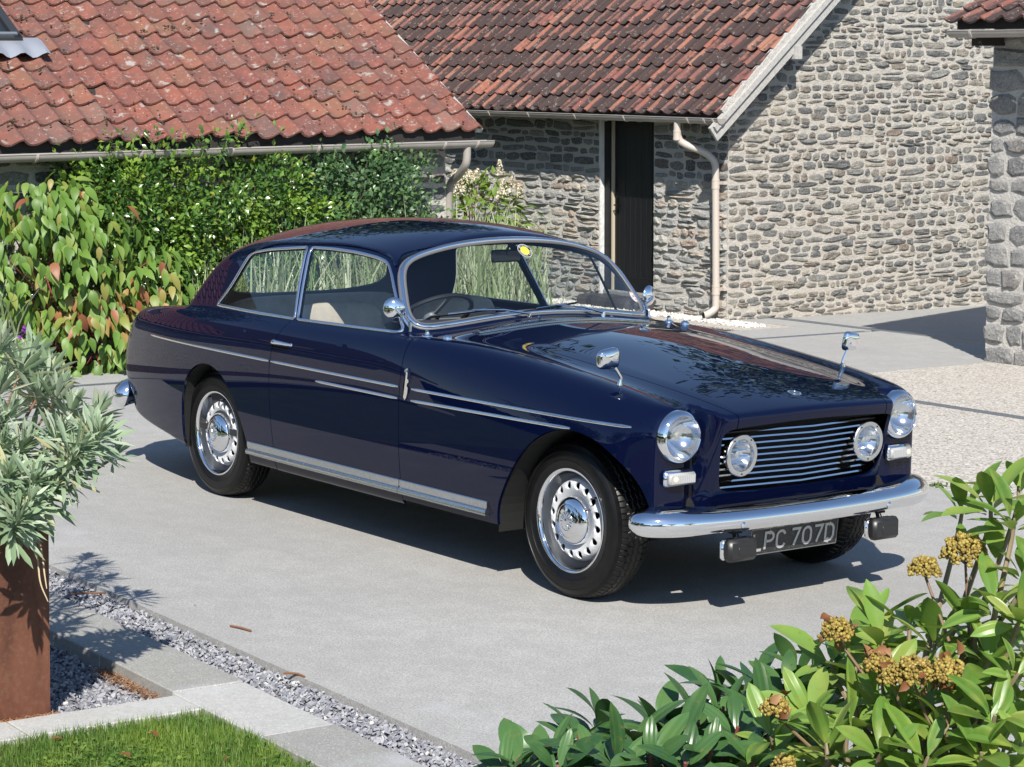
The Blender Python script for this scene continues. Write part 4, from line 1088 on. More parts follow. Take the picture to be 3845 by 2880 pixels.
# straight chrome strips on the flank
def strip(name, x0, z0, x1, z1, s, parent, w=.0075, h=.0055):
    n = max(int(abs(x1 - x0) / .04), 4); xs = np.linspace(x0, x1, n); zs = np.linspace(z0, z1, n)
    P, N = on_side(xs, zs); sc = np.ones(n); sc[0] = sc[-1] = .55
    return MB().sweep(mir(P, s), half_round(w, h), mir(N, s), scale=sc).obj(name, chrome, parent, angle=50)
for s in SIDES:
    strip('trim_strip', -3.56, .789, -2.222, .785, s, CAR)
    strip('trim_strip', -2.205, .785, -1.103, .781, s, DOOR[s])
    strip('trim_strip', -1.789, .732, -1.103, .728, s, DOOR[s])
    strip('trim_strip', -1.000, .781, .428, .783, s, CAR)
    strip('trim_strip', -1.000, .729, .107, .742, s, CAR)
    # sill mouldings
    for (a, b) in ((-2.44, -1.098), (-1.094, -.435)):
        n = 24; xs = np.linspace(a, b, n); P, N = on_side(xs, np.full(n, .324)); P = P.copy(); P[:, 1] += .004
        up = np.tile([0, 1.0, 0], (n, 1))
        prof = [(-.033, -.006), (-.033, .004), (-.029, .007), (-.006, .007), (-.004, .002), (.003, .002), (.005, .012), (.012, .016), (.028, .016), (.032, .010), (.032, -.006)]
        m = MB().sweep(mir(P, s), [(p[0] * (1 if s > 0 else -1) * -1, p[1]) for p in prof], mir(up, s)).obj('sill_moulding', dull_chrome, CAR, angle=30)
    # door handle
    P, N = on_side(np.linspace(-2.205, -2.03, 9), np.full(9, .88)); lift = np.array([.004, .016, .022, .022, .021, .02, .02, .016, .004])
    h = MB().tube(mir(P + N * lift[:, None], s), [.010, .012, .0125, .0115, .0105, .0095, .009, .009, .006], 10)
    h.add(*lathe_geo([(.0001, .012), (.010, .010), (.014, 0)], 16, 1)); h.V[-1] = mir(h.V[-1] + np.array([-2.195, P[0][1], .88]), s)
    h.add(*lathe_geo([(.0001, .01), (.007, .008), (.010, 0)], 16, 1)); h.V[-1] = mir(h.V[-1] + np.array([-2.035, P[-1][1], .88]), s)
    h.obj('handle', chrome, DOOR[s])
    # wing emblem: shield below a rampant figure
    out = [(-.018, -.012), (-.020, .012), (-.010, .02), (-.013, .032), (-.022, .036), (-.017, .05), (-.008, .05), (-.012, .062), (-.006, .078), (-.011, .088), (-.003, .098), (.006, .094), (.004, .084), (.013, .096), (.016, .086), (.010, .074), (.013, .055), (.011, .038), (.018, .024), (.016, .012), (.017, -.012), (.010, -.034), (0, -.046), (-.011, -.034)]
    bm = bmesh.new(); pts = np.array(out); pts = np.stack([pts[:, 0] * -1, pts[:, 1]], 1)
    xs = -1.04 + pts[:, 0]; zs = .772 + pts[:, 1]; P, N = on_side(xs, zs)
    vs = [bm.verts.new(p) for p in mir(P + N * .0015, s)]; f = bm.faces.new(vs)
    r = bmesh.ops.extrude_face_region(bm, geom=[f]); ev = [g for g in r['geom'] if isinstance(g, bmesh.types.BMVert)]
    for v in ev: v.co += Vector((0, s * .006, 0))
    bmesh.ops.recalc_face_normals(bm, faces=bm.faces)
    me = bpy.data.meshes.new('wing_emblem'); bm.to_mesh(me); bm.free(); me.materials.append(chrome); obj('wing_emblem', me, CAR)
# door gap darkness and inner structure
MB().box((-1.45, 0, .285), (2.0, 1.52, .06)).box((-1.45, 0, .29), (3.3, .95, .08)).box((-.05, 0, .40), (1.0, .80, .16)).box((-3.5, 0, .42), (.8, .96, .28)).obj('underbody', black, CAR, smooth=False)
# inner door skins close the gaps
for s in SIDES:
    MB().box((-1.095, s * .79, .64), (.06, .06, .62)).box((-2.21, s * .79, .62), (.09, .06, .56)).obj('door_pillar', black, CAR, smooth=False)
# wheel wells
for cx, yw, arch in ((.06, .83, ARCH_F), (-2.83, .83, ARCH_R)):
    for s in SIDES:
        a = dense(arch, .04, False); a = a[(a[:, 1] > .2) & ((a[:, 1] > .40) | (a[:, 0] < .3))]; m = len(a)
        c = np.array([cx, .4]); ao = c + (a - c) * 1.01
        V = np.concatenate([np.stack([ao[:, 0], np.full(m, y), ao[:, 1]], 1) for y in (.845, .48)])
        ylip = on_side(ao[:, 0], np.maximum(ao[:, 1], .27))[0][:, 1] - .012; V[:m, 1] = np.minimum(ylip, .85)
        F = [(i, i + 1, m + i + 1, m + i) for i in range(m - 1)] + [tuple(range(m, 2 * m))]
        MB().add(mir(V, s), F).obj('wheel_well', black, CAR, smooth=False)
# wheels ------------------------------------------------------------
silver = NT('silver_wheel_paint'); silver.set(Base_Color=(.62, .63, .65, 1), Metallic=.1, Roughness=.35); silver = silver.m
tyre_m = NT('tyre_rubber'); tyre_m.set(Roughness=.40); tyre_m.b.inputs['Specular IOR Level'].default_value = .3
tyre_m.col(tyre_m.ramp(tyre_m.noise(tyre_m.coord(), 30, 4), [(.3, (.0028, .0028, .003)), (.7, (.006, .006, .0062))])); tyre_m = tyre_m.m
def make_wheel():
    prof = np.array([(.212, .006), (.214, -.004), (.222, -.011), (.235, -.018), (.25, -.0225), (.2515, -.0245), (.256, -.0245), (.2575, -.0232), (.272, -.0245), (.288, -.0225), (.2895, -.0245), (.294, -.0225), (.302, -.018), (.310, -.012), (.3105, -.0095), (.3135, -.009), (.314, -.0065), (.317, -.006), (.3175, -.003), (.3215, -.002)])
    inner = np.array([(.316, .151), (.30, .160), (.27, .166), (.24, .160), (.215, .14)])
    ty = np.linspace(.002, .142, 34); tr = .3345 - .016 * np.abs((ty - .072) / .072) ** 3.2
    R = np.concatenate([prof[:, 0], tr, inner[:, 0]]); Y = np.concatenate([prof[:, 1], ty, inner[:, 1]])
    n = 560; th = np.arange(n) * 2 * PI / n
    RR = np.repeat(R[:, None], n, 1)
    i0 = len(prof); k = np.arange(n)
    zig = (np.abs((k % 10) - 5) / 5.0 - .5) * .007
    for j in range(len(ty)):
        y = ty[j]
        for gy in (.032, .058, .086, .112):
            RR[i0 + j] -= np.where(np.abs(y + zig - gy) < .0024, .005, 0)
        if y < .030 or y > .115: RR[i0 + j] -= np.where((k % 7) == 0, .004, 0)
        elif y < .056 or y > .088: RR[i0 + j] -= np.where((k % 10) == 4, .0025, 0)
    m = len(R); V = np.zeros((m, n, 3)); V[..., 0] = RR * np.cos(th); V[..., 2] = RR * np.sin(th); V[..., 1] = Y[:, None]
    V = V.reshape(-1, 3); V[:, 2] = np.maximum(V[:, 2], -.3315)
    I, J = np.meshgrid(np.arange(m - 1), np.arange(n), indexing='ij'); I, J = I.ravel(), J.ravel(); J2 = (J + 1) % n
    F = np.stack([I * n + J, I * n + J2, (I + 1) * n + J2, (I + 1) * n + J], 1)
    tyre = npmesh('tyre', V, F, tyre_m, True); tyre.set_sharp_from_angle(angle=math.radians(38))
    rim = MB().lathe([(.214, .012), (.2165, -.006), (.2215, -.0105), (.2200, -.0145), (.213, -.0145), (.208, -.009), (.2055, .0), (.2035, .012), (.200, .028), (.196, .040), (.189, .052), (.183, .062), (.177, .072)], 72, 1).mesh('rim', chrome, True, 50)
    # silver disc with 16 real holes
    prf = nspline([.06, .095, .115, .132, .149, .162, .172, .180], [.030, .026, .018, .010, .008, .016, .034, .068])
    mb = MB(); nh = 16; hr = .0155; r0, r1, rc = .122, .171, .147; dth = 2 * PI / nh; ns = 24
    rings = [.06, .075, .09, .105, r0]
    V, F = lathe_geo([(r, prf(r)) for r in rings], 96, 1); mb.add(V, F)
    V, F = lathe_geo([(r, prf(r)) for r in (r1, .175, .178, .180)], 96, 1); mb.add(V, F)
    for q in range(nh):
        tc = q * dth
        outer = []
        for t in np.linspace(-.5, .5, 7)[:-1]: outer.append((r0, tc + t * dth))
        for t in np.linspace(0, 1, 7)[:-1]: outer.append((r0 + (r1 - r0) * t, tc + .5 * dth))
        for t in np.linspace(.5, -.5, 7)[:-1]: outer.append((r1, tc + t * dth))
        for t in np.linspace(1, 0, 7)[:-1]: outer.append((r0 + (r1 - r0) * t, tc - .5 * dth))
        pts = [(r * math.cos(t), r * math.sin(t)) for r, t in outer]
        cx, cz = rc * math.cos(tc), rc * math.sin(tc)
        ang = [math.atan2(p[1] - cz, p[0] - cx) for p in pts]
        lay = [[(p[0], prf(math.hypot(*p)), p[1]) for p in pts]]
        for f_, dp in ((1.45, 0), (1.08, .0005), (1.0, .003), (.97, .010)):
            lay.append([(cx + hr * f_ * math.cos(a), prf(math.hypot(cx + hr * f_ * math.cos(a), cz + hr * f_ * math.sin(a))) + dp, cz + hr * f_ * math.sin(a)) for a in ang])
        V = np.array(lay).reshape(-1, 3); m_ = len(pts)
        mb.add(V, [(l * m_ + i, l * m_ + (i + 1) % m_, (l + 1) * m_ + (i + 1) % m_, (l + 1) * m_ + i) for l in range(4) for i in range(m_)])
    disc = mb.mesh('wheel_disc', silver, True, 60)
    back = MB().lathe([(.0001, .075), (.16, .078), (.172, .09), (.2, .11), (.205, .14)], 48, 1).mesh('brake_drum', black, True, 40)
    hp = [(.104, .050), (.107, .044), (.1075, .030), (.106, .012), (.103, -.002), (.098, -.010), (.085, -.020), (.072, -.0245), (.071, -.0235), (.0695, -.0252), (.05, -.030), (.042, -.0318), (.040, -.0300), (.038, -.0330)]
    cap = MB().lathe(hp, 96, 1)
    V, F = lathe_geo([(.038, -.0330), (.034, -.0345), (.022, -.0355), (.011, -.0355), (.009, -.0385), (.0001, -.0395)], 96, 1)
    a = np.arctan2(V[:, 2], V[:, 0]); rr = np.hypot(V[:, 0], V[:, 2]); V[:, 1] += np.where((rr > .01) & (rr < .035), .0022 * (np.cos(14 * a) > .2), 0)
    cap.add(V, F); cap = cap.mesh('hubcap', chrome, True, 40)
    valve = MB().tube([(0, .02, .19), (0, -.004, .186), (0, -.02, .183)], .0045, 8).mesh('valve', rubber)
    return dict(tyre=tyre, rim=rim, wheel_disc=disc, brake_drum=back, hubcap=cap, valve=valve)
WM = make_wheel()
for x, yw in ((0, .735), (-2.896, .755)):
    for s in (-1, 1):
        w = bpy.data.objects.new('wheel', None); w.empty_display_size = .1; link(w, CAR)
        w.location = (x, s * yw, .3322); w.rotation_euler = (0, 0, 0 if s < 0 else PI)
        for nm, me in WM.items(): 
            o = obj(nm, me, w)
            if nm != 'tyre': o.rotation_euler = (0, {(0, -1): .9, (0, 1): 2.0, (-2.896, -1): .25, (-2.896, 1): 1.4}[(x, s)], 0)
MB().tube([(0, -.62, .33), (0, .62, .33)], .03).tube([(-2.896, -.62, .33), (-2.896, .62, .33)], .045).obj('axles', black, CAR)

# bumpers -----------------------------------------------------------
def bumper(name, path, z, prof, sc=None):
    pth = np.array(path); full = np.concatenate([pth[::-1] * np.array([1, -1]), pth[1:]])
    t = np.concatenate([[0], np.cumsum(np.linalg.norm(np.diff(full, axis=0), axis=1))])
    tt = np.linspace(0, t[-1], 110); P = np.stack([nspline(t, full[:, 0])(tt), nspline(t, full[:, 1])(tt), np.full(110, z)], 1)
    e = np.minimum(tt, t[-1] - tt); scl = np.clip(.12 + .88 * np.sqrt(np.clip(1 - (1 - np.clip(e / .09, 0, 1)) ** 2, 0, 1)), 0, 1) * (1 + .18 * sstep(.45, .75, np.abs(P[:, 1])))
    return MB().sweep(P, prof, np.tile([0, 0, 1.0], (110, 1)), scale=scl).obj(name, chrome, CAR, angle=70), P
bprof = [(.018, -.047), (.032, -.040), (.044, -.026), (.051, -.008), (.050, .010), (.040, .026), (.022, .040), (-.004, .049), (-.026, .051), (-.028, .045), (-.006, .042), (.018, .033), (.034, .020), (.042, .006), (.043, -.008), (.036, -.024), (.024, -.036), (.012, -.044)]
fb, FBP = bumper('front_bumper', [(.672, 0), (.664, .25), (.648, .45), (.620, .60), (.578, .71), (.515, .785), (.455, .815)], .410, [(p[0] * 1.05, p[1] * 1.04) for p in bprof])
rbp = [(-p[0] * 1.3, p[1] * 1.5) for p in bprof]
rb, _ = bumper('rear_bumper', [(-4.175, 0), (-4.165, .25), (-4.145, .42), (-4.11, .55), (-4.07, .64), (-4.0, .71), (-3.92, .745)], .41, rbp)
for s in SIDES:
    for w_, x_ in ((.424, .702), (.70, .624)):
        b = MB().lathe([(.0001, .010), (.008, .008), (.013, .003), (.014, -.01)], 20, 0, (x_, s * w_, .394)).obj('bolt', chrome, fb)
    MB().box((.60, s * .42, .385), (.12, .04, .05)).obj('bumper_bracket', black, fb, smooth=False)
# grille --------------------------------------------------------------
fsx = lambda w, z: .655 + .02 * (1 - (w / .46) ** 2) - .27 * (.785 - z)
V = [(fsx(w, z) - .10, w, z) for z in (.47, .79) for w in (-.5, 0, .5)]
GR = MB().add(V, [(0, 1, 4, 3), (1, 2, 5, 4)]).box((.46, 0, .49), (.2, .94, .012)).box((.52, 0, .775), (.2, .90, .01)).obj('grille', black, CAR, smooth=False)
for k_ in range(10):
    z = .757 - k_ * .0262
    hw = min(np.interp(z, [.50, .53, .60, .70, .76], [.415, .45, .466, .48, .478]) - .003, .48)
    P = [(.612 + .045 * (1 - abs(w) / .46) - .27 * (.785 - z) - .018, w, z) for w in (-hw, -hw / 2, -.001, .001, hw / 2, hw)]
    MB().sweep(P, [(-.0025, -.0036), (.0245, -.0036), (.0265, -.0024), (.0235, .0038), (-.0025, .0038)], np.tile([0, 0, 1.0], (6, 1))).obj('grille_bar', chrome, GR, angle=30)
# lamps ---------------------------------------------------------------
lens_white = NT('lamp_lens_inner'); lens_white.set(Base_Color=(.75, .77, .8, 1), Roughness=.3); lens_white = lens_white.m
refl = simple('lamp_reflector', (.74, .75, .77), .12, 1.0)
_cl = NT('clear_lens'); _cl.set(Roughness=.08, Coat_Weight=1.0); _sp = _cl.n('SeparateXYZ'); _cl.l(_cl.coord(), _sp.inputs[0])
_cl.col(_cl.ramp(_cl.math('FRACT', _cl.math('MULTIPLY', _sp.outputs[1], 90.0)), [(.0, (.30, .30, .30)), (.45, (.40, .40, .39)), (.55, (.42, .42, .41)), (1, (.31, .31, .31))])); clear_lens = _cl.m
def frame_x(c, yaw, pitch):
    m = Matrix.Translation(c) @ Matrix.Rotation(yaw, 4, 'Z') @ Matrix.Rotation(-pitch, 4, 'Y'); return m
for s in SIDES:
    e = bpy.data.objects.new('headlamp', None); link(e, CAR); e.matrix_local = frame_x((.548, s * .638, .745), s * .035, .02)
    MB().lathe([(.104, -.075), (.1085, -.02), (.108, -.004), (.105, .006), (.099, .015), (.0925, .021), (.0885, .0225), (.086, .020), (.0845, .012)], 72, 0).obj('bezel', chrome, e, angle=60)
    MB().lathe([(.086, .012), (.075, -.012), (.058, -.034), (.035, -.050), (.015, -.056), (.0001, -.057)], 48, 0).obj('reflector', refl, e)
    MB().lathe([(.0001, -.018), (.018, -.02), (.020, -.03), (.012, -.05)], 24, 0).obj('bulb_shield', refl, e)
    MB().lathe([(.0865, .013), (.084, .018), (.070, .0245), (.05, .030), (.025, .033), (.0001, .034)], 48, 0).obj('lens', lens_glass, e)
    e = bpy.data.objects.new('fog_lamp', None); link(e, CAR); e.matrix_local = frame_x((.618, s * .368, .660), s * -.02, .0)
    MB().lathe([(.066, -.035), (.066, .006), (.067, .008), (.083, .009), (.0865, .006), (.086, .0)], 64, 0).obj('ring', dull_chrome, e, angle=30)
    r = MB()
    for a in (.9, 2.2, 4.7):
        r.lathe([(.0001, .0115), (.003, .011), (.0042, .008)], 10, 0, (0, .076 * math.cos(a), .076 * math.sin(a)))
    r.obj('ring_screws', blk_plastic, e)
    MB().lathe([(.066, -.012), (.056, -.026), (.040, -.042), (.018, -.052), (.0001, -.053)], 48, 0).obj('reflector', refl, e)
    MB().lathe([(.066, -.010), (.055, -.002), (.035, .004), (.015, .0065), (.0001, .007)], 48, 0).obj('lens', lens_glass, e)
    MB().lathe([(.0001, -.02), (.012, -.022), (.014, -.04)], 20, 0).obj('bulb_shield', refl, e)
    e = bpy.data.objects.new('indicator_lamp', None); link(e, CAR); e.matrix_local = frame_x((.540, s * .640, .582), s * .06, .0)
    MB().box((.004, 0, 0), (.03, .155, .066), bev=.010).obj('housing', chrome, e, angle=40)
    MB().box((.022, -s * .004, -.002), (.028, .138, .050), bev=.009).obj('lens', clear_lens, e, angle=40)
    MB().lathe([(.013, .0), (.012, .0375), (.0001, .039)], 20, 0, (0, s * .035, 0)).obj('bulb', NT('amber_bulb').set(Base_Color=(.75, .62, .48, 1), Roughness=.15).m, e)
    e = bpy.data.objects.new('driving_lamp', None); link(e, CAR); e.matrix_local = frame_x((.672, s * .418, .290), 0, .03)
    c = MB().box((.010, 0, 0), (.050, .158, .092), bev=.014).box((.0355, .004, -.004), (.002, .07, .034), bev=.0008).obj('lamp_cover', blk_plastic, e, angle=40)
    MB().box((-.026, 0, 0), (.026, .150, .086), bev=.01).obj('lamp_body', chrome, e, angle=40)
    MB().tube([(-.02, 0, .03), (-.03, 0, .07), (-.04, 0, .10)], .008).tube([(-.03, .03, .04), (-.045, .025, .075), (-.06, .02, .09)], .003).box((-.03, 0, .066), (.05, .05, .008)).obj('bracket', black, e)
# number plate ----------------------------------------------------------
plate_m = NT('black_plate'); plate_m.set(Roughness=.5)
_n1 = plate_m.noise(plate_m.coord(), 240, 2, .5); plate_m.col(plate_m.ramp(_n1, [(.60, (.018, .018, .019)), (.72, (.12, .12, .115))])); plate_m = plate_m.m
e = bpy.data.objects.new('number_plate', None); link(e, CAR); e.matrix_local = frame_x((.60, 0, .288), 0, -.10)
MB().box((0, -.0335, 0), (.004, .502, .108), bev=.001).obj('plate', plate_m, e, smooth=False)
MB().box((.0005, -.0335, .0535), (.006, .504, .003)).box((.0005, -.0335, -.0535), (.006, .504, .003)).box((.0005, .2175, 0), (.006, .003, .106)).box((.0005, -.2845, 0), (.006, .003, .106)).obj('plate_edge', simple('grey_edge', (.25, .25, .25), .4, .6), e, smooth=False)
digit_m = simple('silver_digits', (.42, .42, .41), .45, .3)
def stroke_char(ch):
    """plate lettering as thick strokes: list of polylines in a .046 x .080 cell"""
    W_, H_ = .046, .070
    arc = lambda cx, cy, rx, ry, a0, a1, n=12: [(cx + rx * math.cos(math.radians(a)), cy + ry * math.sin(math.radians(a))) for a in np.linspace(a0, a1, n)]
    if ch == 'L': return [[(0, H_), (0, 0), (W_, 0)]]
    if ch == 'P': return [[(0, 0), (0, H_), (W_ * .5, H_)] + arc(W_ * .5, H_ * .74, W_ * .5, H_ * .26, 90, -90) + [(0, H_ * .48)]]
    if ch == 'C': return [arc(W_ / 2, H_ * .70, W_ / 2, H_ * .30, 15, 180) + arc(W_ / 2, H_ * .30, W_ / 2, H_ * .30, 180, 345)]
    if ch == '7': return [[(0, H_), (W_, H_), (W_ * .32, 0)]]
    if ch == '0': return [arc(W_ / 2, H_ * .66, W_ / 2, H_ * .34, 0, 180) + arc(W_ / 2, H_ * .34, W_ / 2, H_ * .34, 180, 360) + [(W_, H_ * .66)]]
    if ch == 'D': return [[(0, 0), (0, H_), (W_ * .45, H_)] + arc(W_ * .45, H_ * .66, W_ * .55, H_ * .34, 90, 0) + arc(W_ * .45, H_ * .34, W_ * .55, H_ * .34, 0, -90) + [(W_ * .45, 0), (-.0055, 0)]]
yy = -.2770
for ch in 'LPC 707D':
    if ch == ' ': yy += .018; continue
    mb = MB()
    for pl_ in stroke_char(ch):
        P = np.array([(0, x, z - .035) for x, z in pl_])
        T = unit(np.gradient(P, axis=0)); 
        # mitred ribbon
        d0 = unit(np.diff(P, axis=0)); nrm = np.stack([0 * d0[:, 0], -d0[:, 2], d0[:, 1]], 1)
        na = np.concatenate([nrm[:1], nrm]); nb = np.concatenate([nrm, nrm[-1:]]); mt = unit(na + nb); ml = 1 / np.maximum((mt * na).sum(1), .45)
        h_ = .0056; A = P + mt * (h_ * ml)[:, None]; B = P - mt * (h_ * ml)[:, None]; k_ = len(P)
        up = np.array([.0045, 0, 0]); lo = np.array([.001, 0, 0])
        V = np.concatenate([A + up, B + up, A + lo, B + lo])
        F = []
        for i in range(k_ - 1):
            F += [(i, i + 1, k_ + i + 1, k_ + i), (i, 2 * k_ + i, 2 * k_ + i + 1, i + 1), (k_ + i, k_ + i + 1, 3 * k_ + i + 1, 3 * k_ + i)]
        mb.add(V, F)
    o = mb.obj('character', digit_m, e, smooth=False); o.location = (0, yy + .007, 0); yy += .0668
# mirrors -------------------------------------------------------------
for s in SIDES:
    base, bn = on_top(.188, s * .653); e = bpy.data.objects.new('wing_mirror', None); link(e, CAR)
    b = base; top = np.array([.186, s * .690, 1.018])
    MB().tube([b - bn * .004, b + bn * .014], [.0125, .0105], 20).tube([b + bn * .012, b + bn * .03, top - np.array([.0, 0, .010]), top + np.array([.0, 0, .004]), top + np.array([.022, s * -.002, .002])], [.0085, .006, .0048, .0065, .005], 12).obj('stem', chrome, e)
    n_ = 44; a = np.arange(n_) * 2 * PI / n_; rr_ = (np.abs(np.cos(a) / .053) ** 4 + np.abs(np.sin(a) / .043) ** 4) ** -.25
    yy_, zz_ = rr_ * np.cos(a), rr_ * np.sin(a); zz_ = zz_ * (1 - 1.6 * yy_ * s)
    prof = [(0.0, .001), (.0012, .35), (.004, .65), (.008, .83), (.014, .94), (.021, .99), (.028, 1.0), (.031, .985)]; k_ = len(prof)
    V = np.concatenate([np.stack([np.full(n_, -d_), yy_ * r_, zz_ * r_], 1) for d_, r_ in prof])
    F = [(i * n_ + j, i * n_ + (j + 1) % n_, (i + 1) * n_ + (j + 1) % n_, (i + 1) * n_ + j) for i in range(k_ - 1) for j in range(n_)]
    hd = MB().add(V, F + [tuple((k_ - 1) * n_ + j for j in range(n_))]).obj('mirror_head', chrome, e, angle=70)
    hd.location = top + np.array([.016, s * .022, .006]); hd.rotation_euler = (s * -.10, .10, s * .10)
    # round mirror at the front of the door glass
    e = bpy.data.objects.new('door_mirror', None); link(e, CAR)
    c = np.array([-1.265, s * .775, 1.118])
    q = MB().lathe([(.0001, .017), (.020, .015), (.038, .009), (.049, 0), (.051, -.006), (.048, -.008), (.0001, -.007)], 40, 0)
    m_ = q.obj('mirror_head', chrome, e); m_.location = c; m_.rotation_euler = (0, 0, s * .25 if s > 0 else -.55)
    p0, n0 = on_side(-1.215, 1.03); p0 = mir(p0, s); n0 = mir(n0, s)
    MB().tube([c + [.018, 0, -.004], c + [.028, -s * .01, -.018], c + [.015, -s * .04, -.04], p0 + n0 * .008], [.010, .008, .008, .009], 10).tube([p0 - n0 * .01 + [0, 0, .035], p0 + n0 * .008 + [0, 0, .02], p0 + n0 * .008 + [0, 0, -.03]], [.006, .009, .009], 10).obj('clamp', chrome, e)
# bonnet furniture ------------------------------------------------------
p, n = on_top(.541, 0.0)
q = Vector(n).to_track_quat('Z', 'Y')
bd = bpy.data.objects.new('bonnet_badge', None); link(bd, CAR); bd.location = p; bd.rotation_mode = 'QUATERNION'; bd.rotation_quaternion = q
MB().lathe([(.031, .001), (.031, .003), (.0285, .0052), (.026, .0045), (.0225, .0045), (.021, .006), (.0145, .0062), (.0135, .005), (.009, .005), (.007, .0065), (.0001, .007)], 40, 2).obj('badge_disc', dull_chrome, bd, angle=25)
r = MB()
for k_ in range(18):
    a = k_ * 2 * PI / 18; r.box((.0245 * math.cos(a), .0245 * math.sin(a), .005), (.0028, .0012, .0016), rotm('Z', a))
r.obj('badge_letters', chrome, bd, smooth=False)
ws_ = np.linspace(-.515, .515, 92); xs_ = -.978 + .035 * (1 - (ws_ / .52) ** 2)
P, N = on_top(xs_, ws_)
VS = MB().sweep(P + N * .0055, [(-.022, -.006), (-.022, .002), (-.020, .003), (.020, .003), (.022, .002), (.022, -.004)], N).obj('scuttle_vent', dull_chrome, CAR, angle=30)
r = MB()
for i in range(2, 90):
    t = unit(P[min(i + 1, 91)] - P[i - 1]); sd = np.cross(t, N[i]); A = P[i] - sd * .018 + N[i] * .0095 - t * .004; B = P[i] + sd * .018 + N[i] * .0095 + t * .004
    r.add(*sweep_geo([A, B], [(-.003, -.004), (-.002, .002), (.002, .002), (.003, -.004)], N[i]))
r.obj('vent_slats', chrome, VS, angle=30)
for (x, w) in ((-.93, -.715), (-.93, .715)):
    p, n = on_top(x, w); q = Vector(n).to_track_quat('Z', 'Y')
    o = MB().lathe([(.022, -.002), (.0215, .005), (.017, .013), (.009, .018), (.0001, .019)], 28, 2).obj('filler_cap', chrome, CAR); o.location = p; o.rotation_mode = 'QUATERNION'; o.rotation_quaternion = q
for w in (-.73, .73):
    p, n = on_top(-1.065, w); q = Vector(n).to_track_quat('Z', 'Y')
    o = MB().lathe([(.026, -.002), (.024, .004), (.012, .008), (.008, .02), (.010, .028), (.0001, .032)], 24, 2).obj('side_repeater', chrome, CAR); o.location = p; o.rotation_mode = 'QUATERNION'; o.rotation_quaternion = q
for (x, w) in ((-1.02, -.12), (-1.03, .33)):
    p, n = on_top(x, w); MB().tube([p, p + n * .012, p + n * .016 + np.array([-.008, 0, 0])], [.006, .007, .005], 10).obj('washer_jet', chrome, CAR)
# wipers
for (w0, w1, pv) in ((-.62, -.27, -.14), (-.15, .20, .31)):
    Pb, Nb = on_ws(np.linspace(w0, w1, 10), np.linspace(1.072, 1.10, 10) + (.008 if w0 > -.3 else 0))
    e = bpy.data.objects.new('wiper', None); link(e, CAR)
    MB().sweep(Pb + Nb * .012, [(-.003, -.008), (-.002, .004), (.002, .004), (.003, -.008)], Nb).obj('wiper_blade', rubber, e)
    MB().sweep(Pb[2:-2] + Nb[2:-2] * .019, [(-.0035, 0), (-.002, .004), (.002, .004), (.0035, 0)], Nb[2:-2]).obj('blade_bridge', chrome, e)
    pb, nb = on_top(-1.072, pv); tip = Pb[5] + Nb[5] * .024
    mid = (pb + nb * .03) * .55 + tip * .45 + nb * .008
    MB().tube([pb + nb * .004, pb + nb * .028], [.011, .008], 12).tube([pb + nb * .024, mid, tip], [.0055, .0045, .0035], 8).obj('wiper_arm', chrome, e)
# interior ------------------------------------------------------------
def seat(x, y, wd, zt, parent_name, cushion=True, hgt=.50):
    e = bpy.data.objects.new(parent_name, None); link(e, CAR)
    def pad(c, s, rot, nm):
        n_ = 10; U, Vv = np.meshgrid(np.linspace(-1, 1, 13), np.linspace(-1, 1, 13), indexing='ij')
        bm = bmesh.new(); bmesh.ops.create_cube(bm, size=2); bmesh.ops.subdivide_edges(bm, edges=bm.edges, cuts=7, use_grid_fill=True)
        V = np.array([v.co[:] for v in bm.verts]); L = (np.abs(V) ** 6).sum(1) ** (1 / 6); V = V / L[:, None]
        bm.verts.index_update(); F = [[v.index for v in f.verts] for f in bm.faces]; bm.free()
        V = V * (np.array(s) / 2)
        MB().add(V @ np.array(rot).T + np.array(c), F).obj(nm, cream, e, angle=80)
    pad((x, y, zt - hgt / 2), (.13, wd, hgt), rotm('Y', -.22), 'backrest')
    pad((x + .30, y, zt - hgt - .02), (.52, wd, .16), rotm('Y', -.06), 'cushion')
    return e
seat(-2.33, -.37, .50, 1.045, 'front_seat'); seat(-2.33, .37, .50, 1.045, 'front_seat')
seat(-3.10, 0, 1.20, 1.015, 'rear_seat')
MB().box((-2.2, 0, .35), (2.3, 1.5, .03)).box((-3.22, 0, .90), (.30, 1.0, .03)).obj('cabin_floor', carpet, CAR, smooth=False)
ds = []
for w in np.linspace(-.68, .68, 15):
    c_ = .05 * (w / .68) ** 2
    ds.append([(-1.16 - c_, w, 1.005), (-1.22 - c_, w, 1.032), (-1.38 - c_, w, 1.04), (-1.44 - c_, w, 1.02), (-1.45 - c_, w, .98), (-1.42 - c_, w, .80)])
V = np.array(ds).reshape(-1, 3); MB().add(V, [(i * 6 + j, (i + 1) * 6 + j, (i + 1) * 6 + j + 1, i * 6 + j + 1) for i in range(14) for j in range(5)]).obj('dashboard', trim_dark, CAR)
for s in SIDES:
    P, N = on_side(np.linspace(-3.0, -1.2, 14), np.full(14, .985)); lo = P.copy(); lo[:, 2] = .38; lo[:, 1] = .80
    V = np.concatenate([P - N * .03, lo - [0, .06, 0]]); o = MB().add(mir(V, s), [(i, i + 1, 15 + i, 14 + i) for i in range(13)]).obj('door_card', trim_dark, CAR)
e = bpy.data.objects.new('steering_wheel', None); link(e, CAR); e.matrix_local = frame_x((-1.54, -.37, 1.035), PI, .95)
a = np.linspace(0, 2 * PI, 49)[:-1]
ring = np.stack([0 * a, .205 * np.cos(a), .205 * np.sin(a)], 1)
